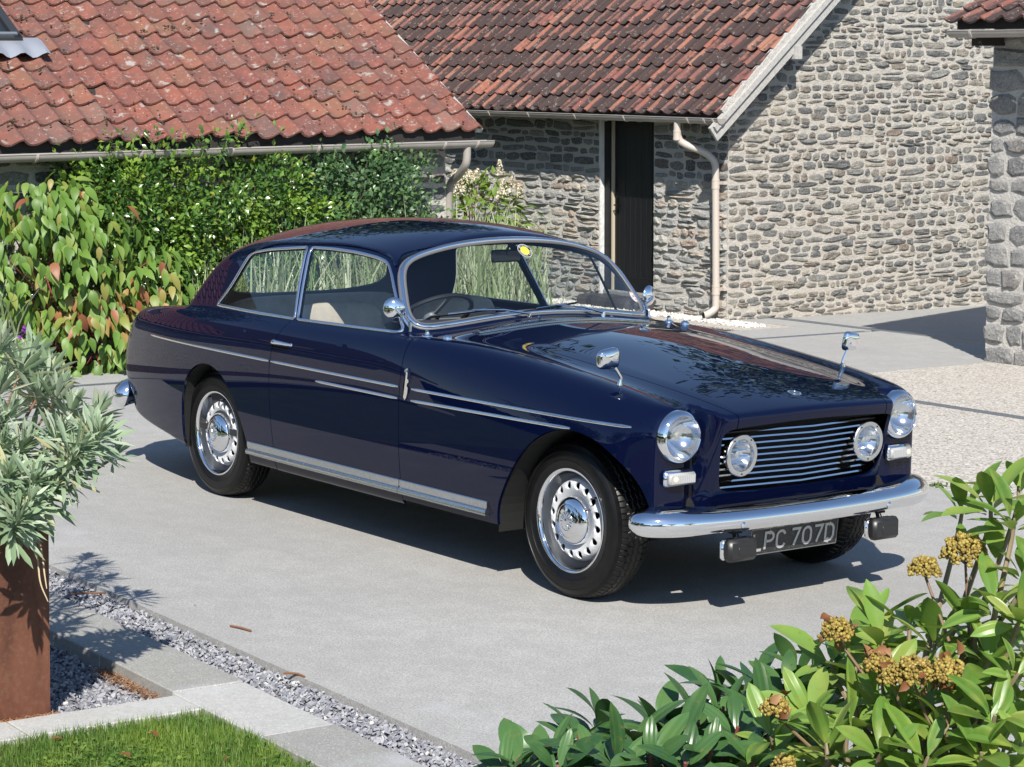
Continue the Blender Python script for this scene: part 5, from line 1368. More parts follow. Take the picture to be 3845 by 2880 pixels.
MB().sweep(ring, [(.011 * math.cos(t), .011 * math.sin(t)) for t in np.arange(8) * PI / 4], np.tile([1.0, 0, 0], (48, 1)), closed=True).obj('wheel_rim', rubber, e)
MB().lathe([(.042, -.01), (.042, .004), (.034, .014), (.022, .018), (.0001, .019)], 32, 0).box((0, 0, .10), (.008, .022, .17)).box((0, .10, -.03), (.008, .17, .022)).box((0, -.10, -.03), (.008, .17, .022)).obj('wheel_hub', simple('grey_hub', (.16, .17, .18), .35), e)
MB().tube([(-.005, 0, 0), (-.35, 0, -.02)], .022).obj('steering_column', trim_dark, e)
e = bpy.data.objects.new('rear_view_mirror', None); link(e, CAR)
MB().box((-1.47, .02, 1.325), (.02, .19, .062), rotm('Z', .1), bev=.008).obj('mirror_head', blk_plastic, e, angle=40)
MB().tube([(-1.465, .02, 1.33), (-1.45, .02, 1.37), (-1.42, .02, 1.395)], .006).obj('mirror_stalk', blk_plastic, e)
# windscreen stickers (flat printed discs on the glass)
def disc_on_ws(name, w, z, r, mats, parent, rings):
    p, n = on_ws(np.array([w]), np.array([z])); p, n = p[0], n[0]
    q = Vector(n).to_track_quat('Z', 'Y').to_matrix(); e = bpy.data.objects.new(name, None); link(e, parent); e.matrix_local = Matrix.Translation(p - n * .0015) @ q.to_4x4()
    for i, (nm, r0, r1, m) in enumerate(rings):
        MB().lathe([(r0 * r, .0003 * i), (r1 * r, .0003 * i)], 40, 2).obj(nm, m, e, smooth=False)
    return e
st_y = simple('sticker_yellow', (.80, .62, .06), .4); st_w = simple('sticker_white', (.75, .75, .75), .4); st_k = simple('sticker_black', (.02, .02, .02), .4); st_r = simple('sticker_red', (.45, .05, .05), .4)
e = disc_on_ws('windscreen_sticker', .052, 1.355, .040, None, CAR, [('sticker_rim', 0, 1.0, st_w), ('sticker_band', .0, .96, st_k), ('sticker_centre', 0, .62, st_y)])
def text_mesh(s, size, mat, name='lettering'):
    cu = bpy.data.curves.new(name, 'FONT'); cu.body = s; cu.size = size; cu.align_x = 'CENTER'; cu.align_y = 'CENTER'; cu.extrude = 0.0
    o = bpy.data.objects.new(name, cu); COL.objects.link(o); dg = bpy.context.evaluated_depsgraph_get()
    me = bpy.data.meshes.new_from_object(o.evaluated_get(dg)); bpy.data.objects.remove(o); me.materials.append(mat); return me
for txt, a0, sg in (('BRISTOL', 90, -1), ('OWNERS CLUB', 270, 1)):
    for i, ch in enumerate(txt):
        if ch == ' ': continue
        a = math.radians(a0 + sg * (i - (len(txt) - 1) / 2) * 17)
        o = obj('lettering', text_mesh(ch, .0125, st_w), e); o.location = (.0315 * math.cos(a), .0315 * math.sin(a), .0014); o.rotation_euler = (0, 0, a - PI / 2 if sg < 0 else a + PI / 2)
e2 = disc_on_ws('windscreen_sticker', .665, 1.115, .032, None, CAR, [('sticker_rim', 0, 1.0, st_w), ('sticker_band', .86, .95, st_r)])
o = obj('lettering', text_mesh('LAC', .022, st_k), e2); o.location = (0, .004, .0012)
o = MB().lathe([(0, .0011), (.006, .0011)], 16, 2).obj('sticker_dot', st_r, e2, smooth=False); o.location = (.004, -.016, 0)
# ================================================================== PLANTS
def at(u, v, depth):
    """point seen at picture position u, v (2212 x 1657 scale) at a given distance along the view axis"""
    k = depth / (76.22 / 36 * 2212); m = cam.matrix_world
    return np.array(m @ Vector(((u - 1106) * k, -(v - 828.5) * k, -depth)))
def leaf_shape(width, fold=.18, droop=.25, rows=5, tip=1.0, wave=0.0, peak=.45):
    t = np.linspace(0, 1, rows + 1); V = []; F = []
    for i, x in enumerate(t):
        e = math.log(.5) / math.log(peak); hw = width * .5 * math.sin(PI * x ** e) ** (.8 if x < peak else tip) if 0 < x < 1 else .012 * (1 - x) + .0
        z = -droop * x * x + .10 * x; zz = z + fold * hw
        V += [(-hw, x, zz + wave * math.sin(9 * x) * hw), (0, x, z), (hw, x, zz - wave * math.sin(9 * x) * hw)]
    for i in range(rows):
        a = i * 3; F += [(a, a + 1, a + 4, a + 3), (a + 1, a + 2, a + 5, a + 4)]
    return np.array(V, float), np.array(F)
def frames(D, N):
    D = unit(D); X = unit(np.cross(D, N)); Z = np.cross(X, D); return np.stack([X, D, Z], 1)       # rows: x, y, z axes
def join_leaves(P, D, N, S, shapes, r):
    B = frames(D, N); k = r.integers(0, len(shapes), len(P)); VV, FF = [], []; base = 0
    for q, (V, F) in enumerate(shapes):
        I = np.where(k == q)[0]
        if not len(I): continue
        W = np.einsum('vj,njk->nvk', V, B[I]) * S[I][:, None, None] + P[I][:, None]
        VV.append(W.reshape(-1, 3)); FF.append((F[None] + (np.arange(len(I)) * len(V))[:, None, None]).reshape(-1, 4) + base); base += W.shape[0] * W.shape[1]
    return np.concatenate(VV), np.concatenate(FF)
def leaf_objs(name, P, D, N, S, shapes, mat, parent, r, smooth=True):
    B = frames(D, N); mes = [npmesh(name, V, F, mat, smooth) for V, F in shapes]
    for i in range(len(P)):
        b = B[i] * S[i]; o = obj(name, mes[r.integers(len(mes))], parent)
        o.matrix_world = Matrix(((b[0][0], b[1][0], b[2][0], P[i][0]), (b[0][1], b[1][1], b[2][1], P[i][1]), (b[0][2], b[1][2], b[2][2], P[i][2]), (0, 0, 0, 1)))
def leaf_mat(name, stops, rough=.45, trans=.25, vein=0.0, spec=.5, tcol=None, clump=None, spots=0.0):
    t = NT(name); out = t.t.nodes['Material Output']; t.set(Roughness=rough); t.b.inputs['Specular IOR Level'].default_value = spec
    r = t.math('FRACT', t.math('ADD', t.math('MULTIPLY', t.rand(), 6.37), t.math('MULTIPLY', t.n('NewGeometry').outputs['Random Per Island'], 4.13)))
    col = t.ramp(r, stops)
    n = t.noise(t.n('NewGeometry').outputs['Position'], 3.0, 3); col = t.mix(t.math('MULTIPLY', n, .35), col, tuple(np.array(stops[len(stops) // 2][1]) * .55))
    if spots: col = t.mix(t.math('MULTIPLY', t.ramp(t.noise(t.n('NewGeometry').outputs['Position'], 55, 4, .6), [(.60, (0, 0, 0)), (.72, (1, 1, 1))]), spots), col, (.22, .15, .05)); col = t.mix(t.math('MULTIPLY', t.ramp(t.noise(t.n('NewGeometry').outputs['Position'], 16, 3), [(.45, (0, 0, 0)), (.7, (1, 1, 1))]), .4), col, tuple(np.array(stops[-1][1]) * np.array([1.2, 1.0, .7])))
    if clump: col = t.mix(t.math('MULTIPLY', t.ramp(t.noise(t.n('NewGeometry').outputs['Position'], 4.2, 3, .6), [(.48, (0, 0, 0)), (.62, (1, 1, 1))]), .75), col, clump)
    t.col(col); tr = t.n('BsdfTranslucent'); tc = t.mix(.5, col, tcol or (.25, .35, .05), 'MIX'); t.l(tc, tr.inputs['Color'])
    mx = t.n('MixShader'); mx.inputs[0].default_value = trans; t.l(t.b.outputs[0], mx.inputs[1]); t.l(tr.outputs[0], mx.inputs[2]); t.l(mx.outputs[0], out.inputs[0])
    return t.m
bark = simple('bark', (.10, .075, .05), .9); red_stem = simple('red_stem', (.22, .055, .045), .6); green_stem = simple('green_stem', (.12, .16, .05), .6)
def put(name, V, F, mat, parent, smooth=True, kind='stuff'):
    o = obj(name, npmesh(name, V, F, mat, smooth), parent)
    if kind: o['kind'] = kind
    return o
def blob_points(r, n, c, rad, face, bias=.75, depth=.35):
    """points through an uneven crown, most of them near its outside"""
    d = unit(r.normal(size=(n * 3, 3))); d = d[(d @ unit(face)) > -bias][:n]
    lob = 1 + .14 * np.sin(d @ np.array([7.1, 3.3, 5.2]) + 1.3) + .12 * np.sin(d @ np.array([-4.2, 9.3, 6.1]) + .4) + .08 * np.sin(d @ np.array([13., -8., 11.]))
    q = 1 - depth * r.random(len(d)) ** 1.6
    return np.array(c) + d * np.array(rad) * (lob * q)[:, None], d
VIEW = -unit(np.array(cam.matrix_world.translation) - np.array((-3, 1.5, .5))); TOCAM = -VIEW

# --- shrub with big hanging leaves, left
r = np.random.default_rng(5)
big = [leaf_shape(.44, .28, .35, 6, peak=.38), leaf_shape(.50, .20, .5, 6, peak=.40), leaf_shape(.40, .34, .25, 6, peak=.36)]
big_m = leaf_mat('hanging_leaf', [(0, (.09, .18, .028)), (.4, (.14, .26, .04)), (.74, (.19, .32, .06)), (.93, (.27, .32, .07)), (1, (.33, .24, .07))], .48, .30)
red_m = leaf_mat('turning_leaf', [(0, (.16, .26, .05)), (.3, (.30, .30, .07)), (.6, (.40, .24, .09)), (.85, (.40, .15, .075)), (1, (.24, .07, .04))], .48, .28, tcol=(.5, .3, .08))
e = empty('broad_leaved_shrub', 'tall shrub with broad hanging green leaves turning red, behind the tail of the car', 'shrub', loc=(-8.35, .95, gzf(-8.35, .95)))
def shr(cs, n):
    P, d = [], []
    for (c, rad, m) in cs:
        p, q = blob_points(r, m, c, rad, TOCAM, .25, .22); P.append(p); d.append(q)
    return np.concatenate(P), np.concatenate(d)
P, d = shr([((-8.35, 1.02, .72), (.42, .70, .58), 430), ((-8.2, 1.25, .18), (.45, .62, .34), 330), ((-8.3, .35, .75), (.38, .55, .42), 160), ((-8.25, .2, .2), (.4, .6, .35), 100), ((-8.25, 1.7, .40), (.35, .34, .42), 170), ((-8.4, .95, 1.15), (.28, .40, .22), 100)], 0)
out = unit(d * np.array([1, 1, .5]) + .35 * TOCAM)
D = out * r.uniform(.25, .6, (len(P), 1)) + np.array([0, 0, -1]) * r.uniform(.55, 1.0, (len(P), 1)) + r.normal(0, .22, (len(P), 3))
N = out + np.array([0, 0, .55]) + r.normal(0, .28, (len(P), 3)); S = r.uniform(.105, .16, len(P))
key = np.argsort(-(d @ TOCAM) - np.where((P[:, 1] > .55) & (P[:, 1] < 2.0), 1.0, 0.0)); I, J = key[:290], key[290:]
turn = ((P[:, 2] - .47 - .10 * np.sin(P[:, 1] * 4)) ** 2 < .035) & (P[:, 1] > .75) & (P[:, 1] < 1.85) & (r.random(len(P)) < .42) | (r.random(len(P)) < .03)
leaf_objs('leaf', P[I][~turn[I]], D[I][~turn[I]], N[I][~turn[I]], S[I][~turn[I]], big, big_m, e, r)
leaf_objs('leaf', P[I][turn[I]], D[I][turn[I]], N[I][turn[I]], S[I][turn[I]], big, red_m, e, r)
bpy.context.view_layer.update()
J0, J1 = J[~turn[J]], J[turn[J]]
V, F = join_leaves(P[J0], D[J0], N[J0], S[J0], big, r); o = put('inner_leaves', V, F, big_m, None); o.parent = e; o.matrix_parent_inverse = e.matrix_world.inverted()
V, F = join_leaves(P[J1], D[J1], N[J1], S[J1], big, r); o = put('turning_leaves', V, F, red_m, None); o.parent = e; o.matrix_parent_inverse = e.matrix_world.inverted()
def child_fix(o, e): o.parent = e; o.matrix_parent_inverse = Matrix.Translation(-Vector(e.location)); return o
for o in [c for c in e.children if c.name.startswith('leaf')]: o.matrix_parent_inverse = Matrix.Translation(-Vector(e.location))
st_ = MB()
for k in range(26):
    b = np.array((-8.4 + r.normal(0, .06), 1.0 + r.normal(0, .25), -.1)); t = P[r.integers(len(P))]; st_.tube([b, b * .5 + t * .5 + [0, 0, .12], t], [.010, .007, .003], 5)
child_fix(st_.obj('stems', red_stem, None), e)['kind'] = 'stuff'

# --- evergreen wall shrubs
def wall_shrub(name, label, ctrs, n, lw, size, mat, seed, rough_dir=.55, stem=True, group=None, base=None):
    r = np.random.default_rng(seed); sh = [leaf_shape(lw, .35, .2, 2, peak=.5), leaf_shape(lw * 1.15, .15, .3, 2, peak=.5)]
    e = empty(name, label, 'shrub', loc=base, group=group)
    Ps, Ds = [], []
    tot = sum(c[1][1] * c[1][2] for c in ctrs)
    for (c, rad) in ctrs:
        m = int(n * rad[1] * rad[2] / tot); k = max(m // 34, 4)
        cp, cd = blob_points(r, k, c, rad, TOCAM, .15, .40)
        q = r.integers(0, len(cp), m); off = r.normal(0, .070, (m, 3)); Ps.append(cp[q] + off); Ds.append(unit(cd[q] * .5 + unit(off) * .7 + .3 * TOCAM))
    P = np.concatenate(Ps); d = np.concatenate(Ds); keep = P[:, 0] > -8.96; P, d = P[keep], d[keep]
    D = d + r.normal(0, rough_dir, P.shape) + np.array([0, 0, .25]); N = d * .5 + r.normal(0, .42, P.shape) + np.array([.40, -.25, .72]); S = r.uniform(*size, len(P))
    V, F = join_leaves(P, D, N, S, sh, r); child_fix(put('foliage', V, F, mat, None), e)
    if stem:
        m_ = MB()
        for k in range(30):
            t = P[r.integers(len(P))]; b = np.array((-8.85, t[1] + r.normal(0, .15), -.1)); m_.tube([b, b * .45 + t * .55 + [-.05, 0, .1], t], [.014, .008, .003], 5)
        child_fix(m_.obj('stems', bark, None), e)['kind'] = 'stuff'
    return e, P
ever = leaf_mat('glossy_leaf', [(0, (.035, .095, .02)), (.5, (.065, .155, .03)), (.85, (.11, .215, .04)), (.97, (.17, .28, .055)), (1, (.35, .28, .05))], .24, .24, spec=.55, clump=(.24, .38, .05))
ever2 = leaf_mat('bluish_leaf', [(0, (.04, .10, .045)), (.6, (.075, .15, .065)), (1, (.14, .22, .09))], .32, .2, spec=.5, clump=(.16, .28, .09))
ctr = [((-8.72, y, z), (.24 + .08 * ((k * 37) % 5) / 5, .42, .40)) for k, (y, z) in enumerate([(1.55, 1.02), (1.75, 1.2), (2.1, 1.15), (2.6, 1.2), (3.1, 1.1), (1.5, .75), (2.0, .65), (2.5, .7), (3.0, .6), (3.4, .75), (2.2, .2), (2.8, .15), (3.3, .2), (1.2, .55)])]
wall_shrub('wall_shrub', 'dense glossy dark green shrub trained on the barn wall under the long gutter', ctr, 17000, .46, (.042, .072), ever, 8, base=(-8.8, 2.2, -.1))
ctr = [((-8.70, y, z), (.26, .36, .36)) for y, z in [(3.75, 1.05), (4.15, 1.15), (4.5, 1.0), (3.8, .6), (4.25, .65), (4.6, .5), (3.95, .15), (4.45, .1)]] + [((-8.66, 3.62, 1.32), (.1, .12, .22)), ((-8.66, 4.2, 1.42), (.08, .1, .14))]
wall_shrub('wall_shrub', 'matte blue-green bushy shrub at the right end of the barn hedge', ctr, 9500, .62, (.036, .060), ever2, 9, base=(-8.8, 4.2, -.1))
# a few shoots of the wall shrub climbing over the gutter
r = np.random.default_rng(77); sh = [leaf_shape(.45, .3, .2, 3)]
for k, (y, z0, h) in enumerate([(1.53, 1.40, .22), (2.30, 1.35, .20), (2.52, 1.38, .26), (3.55, 1.2, .30), (4.05, 1.25, .24)]):
    pth = smooth_poly([(-8.66, y, z0 - .3), (-8.60, y + .03, z0), (-8.50, y + .05, z0 + h * .6), (-8.52, y + .10, z0 + h)], closed=False, it=2)
    e = empty('climbing_shoot', ['thin leafy shoot reaching over the gutter, leftmost of them', 'pale leafy shoot hanging across the gutter above the broad hedge', 'tallest leafy shoot curling over the gutter onto the tiles', 'upright leafy shoot standing before the gutter near the right hedge', 'short leafy shoot before the gutter end at the right hedge'][k], 'shoot', loc=tuple(pth[0]), group='shoots over the gutter')
    child_fix(MB().tube(pth, .003, 5).obj('stem', green_stem, None), e)
    n = 34; q = r.uniform(.25, 1, n); P = np.stack([np.interp(q, np.linspace(0, 1, len(pth)), pth[:, c]) for c in range(3)], 1); D = r.normal(0, 1, (n, 3)) + np.array([.4, -.2, .3])
    V, F = join_leaves(P, D, r.normal(0, .4, (n, 3)) + [.3, -.2, 1], r.uniform(.035, .06, n), sh, r); child_fix(put('leaves', V, F, ever if k < 3 else ever2, None), e)

# --- hydrangea by the door wall
hyd_m = leaf_mat('hydrangea_leaf', [(0, (.11, .21, .025)), (.5, (.18, .30, .045)), (.85, (.25, .37, .06)), (1, (.40, .39, .08))], .5, .38)
fl_m = NT('cream_blossom'); fl_m.set(Roughness=.7); fl_m.col(fl_m.ramp(fl_m.n('NewGeometry').outputs['Random Per Island'], [(0, (.50, .42, .26)), (.5, (.66, .60, .44)), (1, (.74, .72, .60))])); fl_m = fl_m.m
r = np.random.default_rng(12); HC = np.array((-10.85, 6.80, .50))
e = empty('hydrangea', 'light green hydrangea with cream flower heads by the barn corner', 'shrub', loc=(HC[0], HC[1], gzf(HC[0], HC[1])))
P, d = blob_points(r, 620, HC, (.50, .62, .52), TOCAM, .5, .30)
D = d + np.array([0, 0, -.45]) + r.normal(0, .35, P.shape); N = d * .6 + np.array([0, 0, .9]) + r.normal(0, .3, P.shape); S = r.uniform(.09, .15, len(P))
key = np.argsort(-(d @ TOCAM)); I, J = key[:250], key[250:]
leaf_objs('leaf', P[I], D[I], N[I], S[I], big, hyd_m, e, r)
for o in list(e.children): o.matrix_parent_inverse = Matrix.Translation(-Vector(e.location))
V, F = join_leaves(P[J], D[J], N[J], S[J], big, r); child_fix(put('inner_leaves', V, F, hyd_m, None), e)
floret = np.array([(-.5, 0, 0), (0, -.5, .1), (.5, 0, 0), (0, .5, .1)]), np.array([(0, 1, 2, 3)])
m_ = MB()
for k in range(18):
    t = HC + np.array([r.uniform(-.35, .4), r.uniform(-.55, .5), .50 + r.uniform(-.14, .10)]); h = r.uniform(.10, .17)
    n = 130; q = r.random(n) ** .8; rad = .055 * (1 - q * .85); a = r.uniform(0, 2 * PI, n)
    Pf = t + np.stack([rad * np.cos(a), rad * np.sin(a), q * h], 1); V, F = join_leaves(Pf, r.normal(0, 1, (n, 3)), r.normal(0, 1, (n, 3)), r.uniform(.014, .026, n), [floret], r)
    child_fix(put('flower_head', V, F, fl_m, None, False, None), e); m_.tube([HC + [0, 0, -.7], HC * .5 + t * .5, t], [.008, .005, .003], 5)
child_fix(m_.obj('stems', bark, None), e)['kind'] = 'stuff'

# --- variegated grass
gv = leaf_mat('variegated_blade', [(0, (.20, .30, .10)), (.35, (.34, .43, .20)), (.7, (.52, .57, .38)), (1, (.68, .69, .54))], .5, .35, tcol=(.5, .55, .3))
def blade_shape(droop, w=.02, rows=6):
    t = np.linspace(0, 1, rows + 1); V = []; F = []
    for x in t:
        hw = w * (1 - x ** 1.6) * .5 + .0008; z = -droop * x ** 2.4
        V += [(-hw, x, z + hw * .6), (0, x, z), (hw, x, z + hw * .6)]
    for i in range(rows): a = i * 3; F += [(a, a + 1, a + 4, a + 3), (a + 1, a + 2, a + 5, a + 4)]
    return np.array(V), np.array(F)
blades = [blade_shape(.45, .036), blade_shape(.75, .040), blade_shape(1.0, .038), blade_shape(.6, .05)]
def grass_clump(label, c, n, spread, L, seed, mat=gv, group='variegated grass clumps behind the car', lean=.55):
    r = np.random.default_rng(seed); e = empty('ornamental_grass', label, 'grass', loc=c, group=group)
    P = np.array(c) + np.stack([r.normal(0, spread, n), r.normal(0, spread, n), np.zeros(n)], 1); a = r.uniform(0, 2 * PI, n); tl = np.abs(r.normal(0, lean, n))
    D = np.stack([np.sin(tl) * np.cos(a), np.sin(tl) * np.sin(a), np.cos(tl)], 1); N = -np.stack([np.cos(a), np.sin(a), np.zeros(n)], 1) + np.array([0, 0, .3])
    V, F = join_leaves(P, D, -N, r.uniform(L * .6, L * 1.1, n), blades, r); o = child_fix(put('blades', V, F, mat, None), e); return e
grass_clump('pale variegated grass clump filling the view through the near door window', (-8.32, 3.75, -.12), 380, .20, .85, 1)
grass_clump('pale variegated grass clump seen through the rear side window', (-8.30, 2.85, -.10), 280, .18, .75, 2)
grass_clump('pale variegated grass clump seen through windscreen beside the steering wheel', (-8.42, 4.85, -.15), 330, .20, .85, 3)
grass_clump('pale variegated grass clump left of the mirror, seen through windscreen', (-8.9, 5.65, -.2), 330, .20, .85, 4)
grass_clump('small spray of variegated grass behind the boot of the car', (-8.1, 2.12, -.10), 60, .05, .62, 6, lean=.5)
grass_clump('sparse long grass blades at the left edge behind the planter', (-7.9, .35, -.05), 22, .08, .75, 7, lean=.75, group=None)
# purple flowers by the grass
r = np.random.default_rng(4); pm = simple('purple_petals', (.20, .03, .28), .5)
e = empty('purple_flower', 'small purple flower by the grass at the left edge', 'flower', loc=(-6.6, .33, .1))
for (u, v) in ((53, 712), (45, 727)):
    c = at(u, v, 14.6); V, F = join_leaves(np.tile(c, (7, 1)), r.normal(0, 1, (7, 3)), r.normal(0, 1, (7, 3)), np.full(7, .03), [leaf_shape(.7)], r); child_fix(put('flower', V, F, pm, None, True, None), e)

# --- corten planter with euphorbia
corten = NT('corten_steel'); corten.set(Roughness=.75, Metallic=.15); c = corten.coord(); _mp = corten.n('Mapping'); corten.l(c, _mp.inputs[0]); _mp.inputs['Scale'].default_value = (1, 1, .35)
n1 = corten.noise(_mp.outputs[0], 7, 6, .65, .8); n2 = corten.noise(c, 60, 4)
col = corten.ramp(n1, [(.28, (.075, .028, .016)), (.5, (.14, .052, .028)), (.72, (.20, .085, .048))]); col = corten.mix(corten.math('MULTIPLY', corten.ramp(n2, [(.5, (0, 0, 0)), (.7, (1, 1, 1))]), .3), col, (.22, .11, .07)); corten.col(col); corten.bump(n2, .15, .003); corten = corten.m
PL = empty('planter', 'tall square rusty steel planter standing on slate chippings', 'planter', mat=MG @ Matrix.Translation((*PO, 0)) @ Matrix.Rotation(PA, 4, 'Z'))
px0, px1, py0, py1, pz = -.52, .055, -1.48, -.905, .60
for (c, s) in ((((px0 + px1) / 2, py1 - .002, pz / 2 - .03), (px1 - px0, .004, pz + .06)), (((px0 + px1) / 2, py0 + .002, pz / 2 - .03), (px1 - px0, .004, pz + .06)), ((px1 - .002, (py0 + py1) / 2, pz / 2 - .03), (.004, py1 - py0 - .009, pz + .06)), ((px0 + .002, (py0 + py1) / 2, pz / 2 - .03), (.004, py1 - py0 - .009, pz + .06))):
    MB().box(c, s).obj('panel', corten, PL, smooth=False)
for sy in (py0, py1): MB().box(((px0 + px1) / 2, sy - .012 * (1 if sy == py1 else -1), pz + .001), (px1 - px0, .026, .004)).obj('rim', corten, PL, smooth=False)
for sx in (px0, px1): MB().box((sx - .012 * (1 if sx == px1 else -1), (py0 + py1) / 2, pz + .003), (.026, py1 - py0, .004)).obj('rim', corten, PL, smooth=False)
MB().box(((px0 + px1) / 2, (py0 + py1) / 2, pz - .06), (px1 - px0 - .02, py1 - py0 - .02, .02)).obj('compost', soil, PL, smooth=False)
eu_m = leaf_mat('silver_leaf', [(0, (.16, .24, .12)), (.4, (.27, .37, .22)), (.75, (.38, .47, .32)), (.90, (.50, .56, .42)), (1, (.46, .42, .20))], .6, .18, spec=.3, tcol=(.4, .5, .3))
r = np.random.default_rng(21)
eu_stem = simple('pink_brown_stem', (.20, .11, .07), .7)
EU = empty('euphorbia', 'silvery grey-green spurge spilling over the rusty planter', 'plant', loc=tuple(RG @ np.array((.10, -3.45, .55))))
base_e = RG @ np.array((.02, -3.50, .56))
heads = [(50, 787, 7.45), (84, 840, 7.4), (156, 877, 7.2), (212, 884, 7.15), (50, 959, 7.1), (169, 965, 7.0), (255, 972, 7.15), (75, 1037, 6.95), (19, 1027, 6.95), (19, 890, 7.3), (2, 735, 7.6), (106, 796, 7.6), (125, 934, 7.15), (62, 1085, 6.9), (109, 1055, 7.0), (130, 840, 7.4), (190, 925, 7.2), (5, 960, 7.1), (30, 1090, 6.95), (0, 830, 7.5), (70, 760, 7.7), (215, 935, 7.05), (150, 1000, 7.0), (-30, 900, 7.2), (40, 1120, 6.85)]
esh = [leaf_shape(.155, .25, .12, 4, peak=.64), leaf_shape(.13, .15, .3, 4, peak=.62), leaf_shape(.17, .3, .0, 4, peak=.66)]
LP, LD, LN, LS, front = [], [], [], [], []; st_ = MB()
for hi_, (u, v, dep) in enumerate(heads):
    if v < 900 and u > 20: dep += .75
    t = at(u, v, dep); ax = unit(unit(t - base_e) * .7 + np.array([0, 0, .55]) + r.normal(0, .12, 3)); small = .55 if (u, v) == (255, 972) else 1.0
    nl = int(66 * small) ; L = .148 * small
    for k in range(nl):
        q = k / nl; ph = k * 2.39996; el = math.radians(80 - 95 * q + r.normal(0, 6)); side = unit(np.cross(ax, [.3, .5, .8])); s2 = np.cross(ax, side)
        rd = side * math.cos(ph) + s2 * math.sin(ph); dr = ax * math.sin(el) + rd * math.cos(el)
        LP.append(t - ax * (q * .085 * small)); LD.append(dr + r.normal(0, .06, 3) + np.array([0, 0, -.08])); LN.append(ax * math.cos(el) - rd * math.sin(el) + r.normal(0, .05, 3)); LS.append(L * r.uniform(.6, 1.05) * (.55 + .75 * q if q < .5 else 1.0)); front.append(-dep)
    pth = smooth_poly([base_e + r.normal(0, .06, 3) * [1, 1, .2], base_e * .45 + t * .55 + np.array([0, 0, -.06]), t - ax * .03], closed=False, it=2); st_.tube(pth, np.linspace(.008, .004, len(pth)), 6)
LP, LD, LN, LS, front = map(np.array, (LP, LD, LN, LS, front)); key = np.argsort(-front + r.uniform(0, .25, len(front))); I, J = key[:280], key[280:]
leaf_objs('leaf', LP[I], LD[I], LN[I], LS[I], esh, eu_m, EU, r)
for o in list(EU.children): o.matrix_parent_inverse = Matrix.Translation(-Vector(EU.location))
V, F = join_leaves(LP[J], LD[J], LN[J], LS[J], esh, r); child_fix(put('more_leaves', V, F, eu_m, None), EU)
child_fix(st_.obj('stems', eu_stem, None), EU)['kind'] = 'stuff'
# two dry blades hanging down the planter
for k, pts in enumerate([[(58, 1150), (75, 1165), (82, 1210), (86, 1260), (104, 1300)], [(64, 1148), (84, 1165), (92, 1205), (96, 1240), (101, 1272)]]):
    P = np.array([at(u, v, 6.98 - .012 * i) for i, (u, v) in enumerate(pts)]); P = smooth_poly(P, closed=False, it=2)
    o = MB().sweep(P, [(-.004, 0), (0, .001), (.004, 0)], np.tile(TOCAM, (len(P), 1)), scale=np.sqrt(np.linspace(1, .05, len(P)))).obj('dry_blade', simple('straw', (.42, .34, .21), .7), None)
    tag(o, ['dry straw blade hanging down the planter, the longer left one', 'dry straw blade hanging down the planter, the shorter right one'][k], 'dry blade', 'dry blades on the planter')

# --- lawn
r = np.random.default_rng(31); nb_ = 42000
lawn_m = leaf_mat('lawn_blade', [(0, (.055, .13, .018)), (.5, (.10, .205, .028)), (.9, (.16, .27, .045)), (1, (.30, .29, .11))], .5, .3, clump=(.20, .30, .045))
u = r.uniform(.352, 1.75, nb_); v = r.uniform(-1.75, -.49, nb_)
edge = (u < .37) | (v > -.505); P = np.stack([u, v, np.full(nb_, -.03)], 1)
a = r.uniform(0, 2 * PI, nb_); tl = np.abs(r.normal(0, .75, nb_)); D = np.stack([np.sin(tl) * np.cos(a), np.sin(tl) * np.sin(a), np.cos(tl)], 1); N = np.stack([np.cos(a), np.sin(a), .3 + 0 * a], 1)
hgt = .020 + .016 * (np.sin(u * 5 + 1) * np.cos(v * 6) * .5 + .5) + r.uniform(0, .020, nb_); hgt *= np.clip((v + 2.2) * .9, .7, 1)
V, F = join_leaves(P, D, N, hgt, [blade_shape(.3, .085, 2), blade_shape(.7, .10, 2)], r)
nc_ = 5200; uc, vc = r.uniform(.36, 1.7, nc_), r.uniform(-1.7, -.5, nc_); kp = np.sin(uc * 7 + 2) + np.cos(vc * 8 + uc * 3) + r.normal(0, .5, nc_) > .3; uc, vc = uc[kp], vc[kp]
V2, F2 = join_leaves(np.stack([uc, vc, r.uniform(-.012, .012, len(uc))], 1), r.normal(0, 1, (len(uc), 3)) * [1, 1, .2], r.normal(0, .25, (len(uc), 3)) + [0, 0, 1], r.uniform(.012, .022, len(uc)), [leaf_shape(.9, .2, .2, 2, .6)], r)
F = np.concatenate([F, F2 + len(V)]); V = np.concatenate([V, V2])
o = put('lawn', V, F, lawn_m, None); o.matrix_world = MG @ Matrix.Translation((*PO, 0)) @ Matrix.Rotation(PA, 4, 'Z'); tag(o, 'small patch of mown green lawn beside the edging slabs', 'lawn')

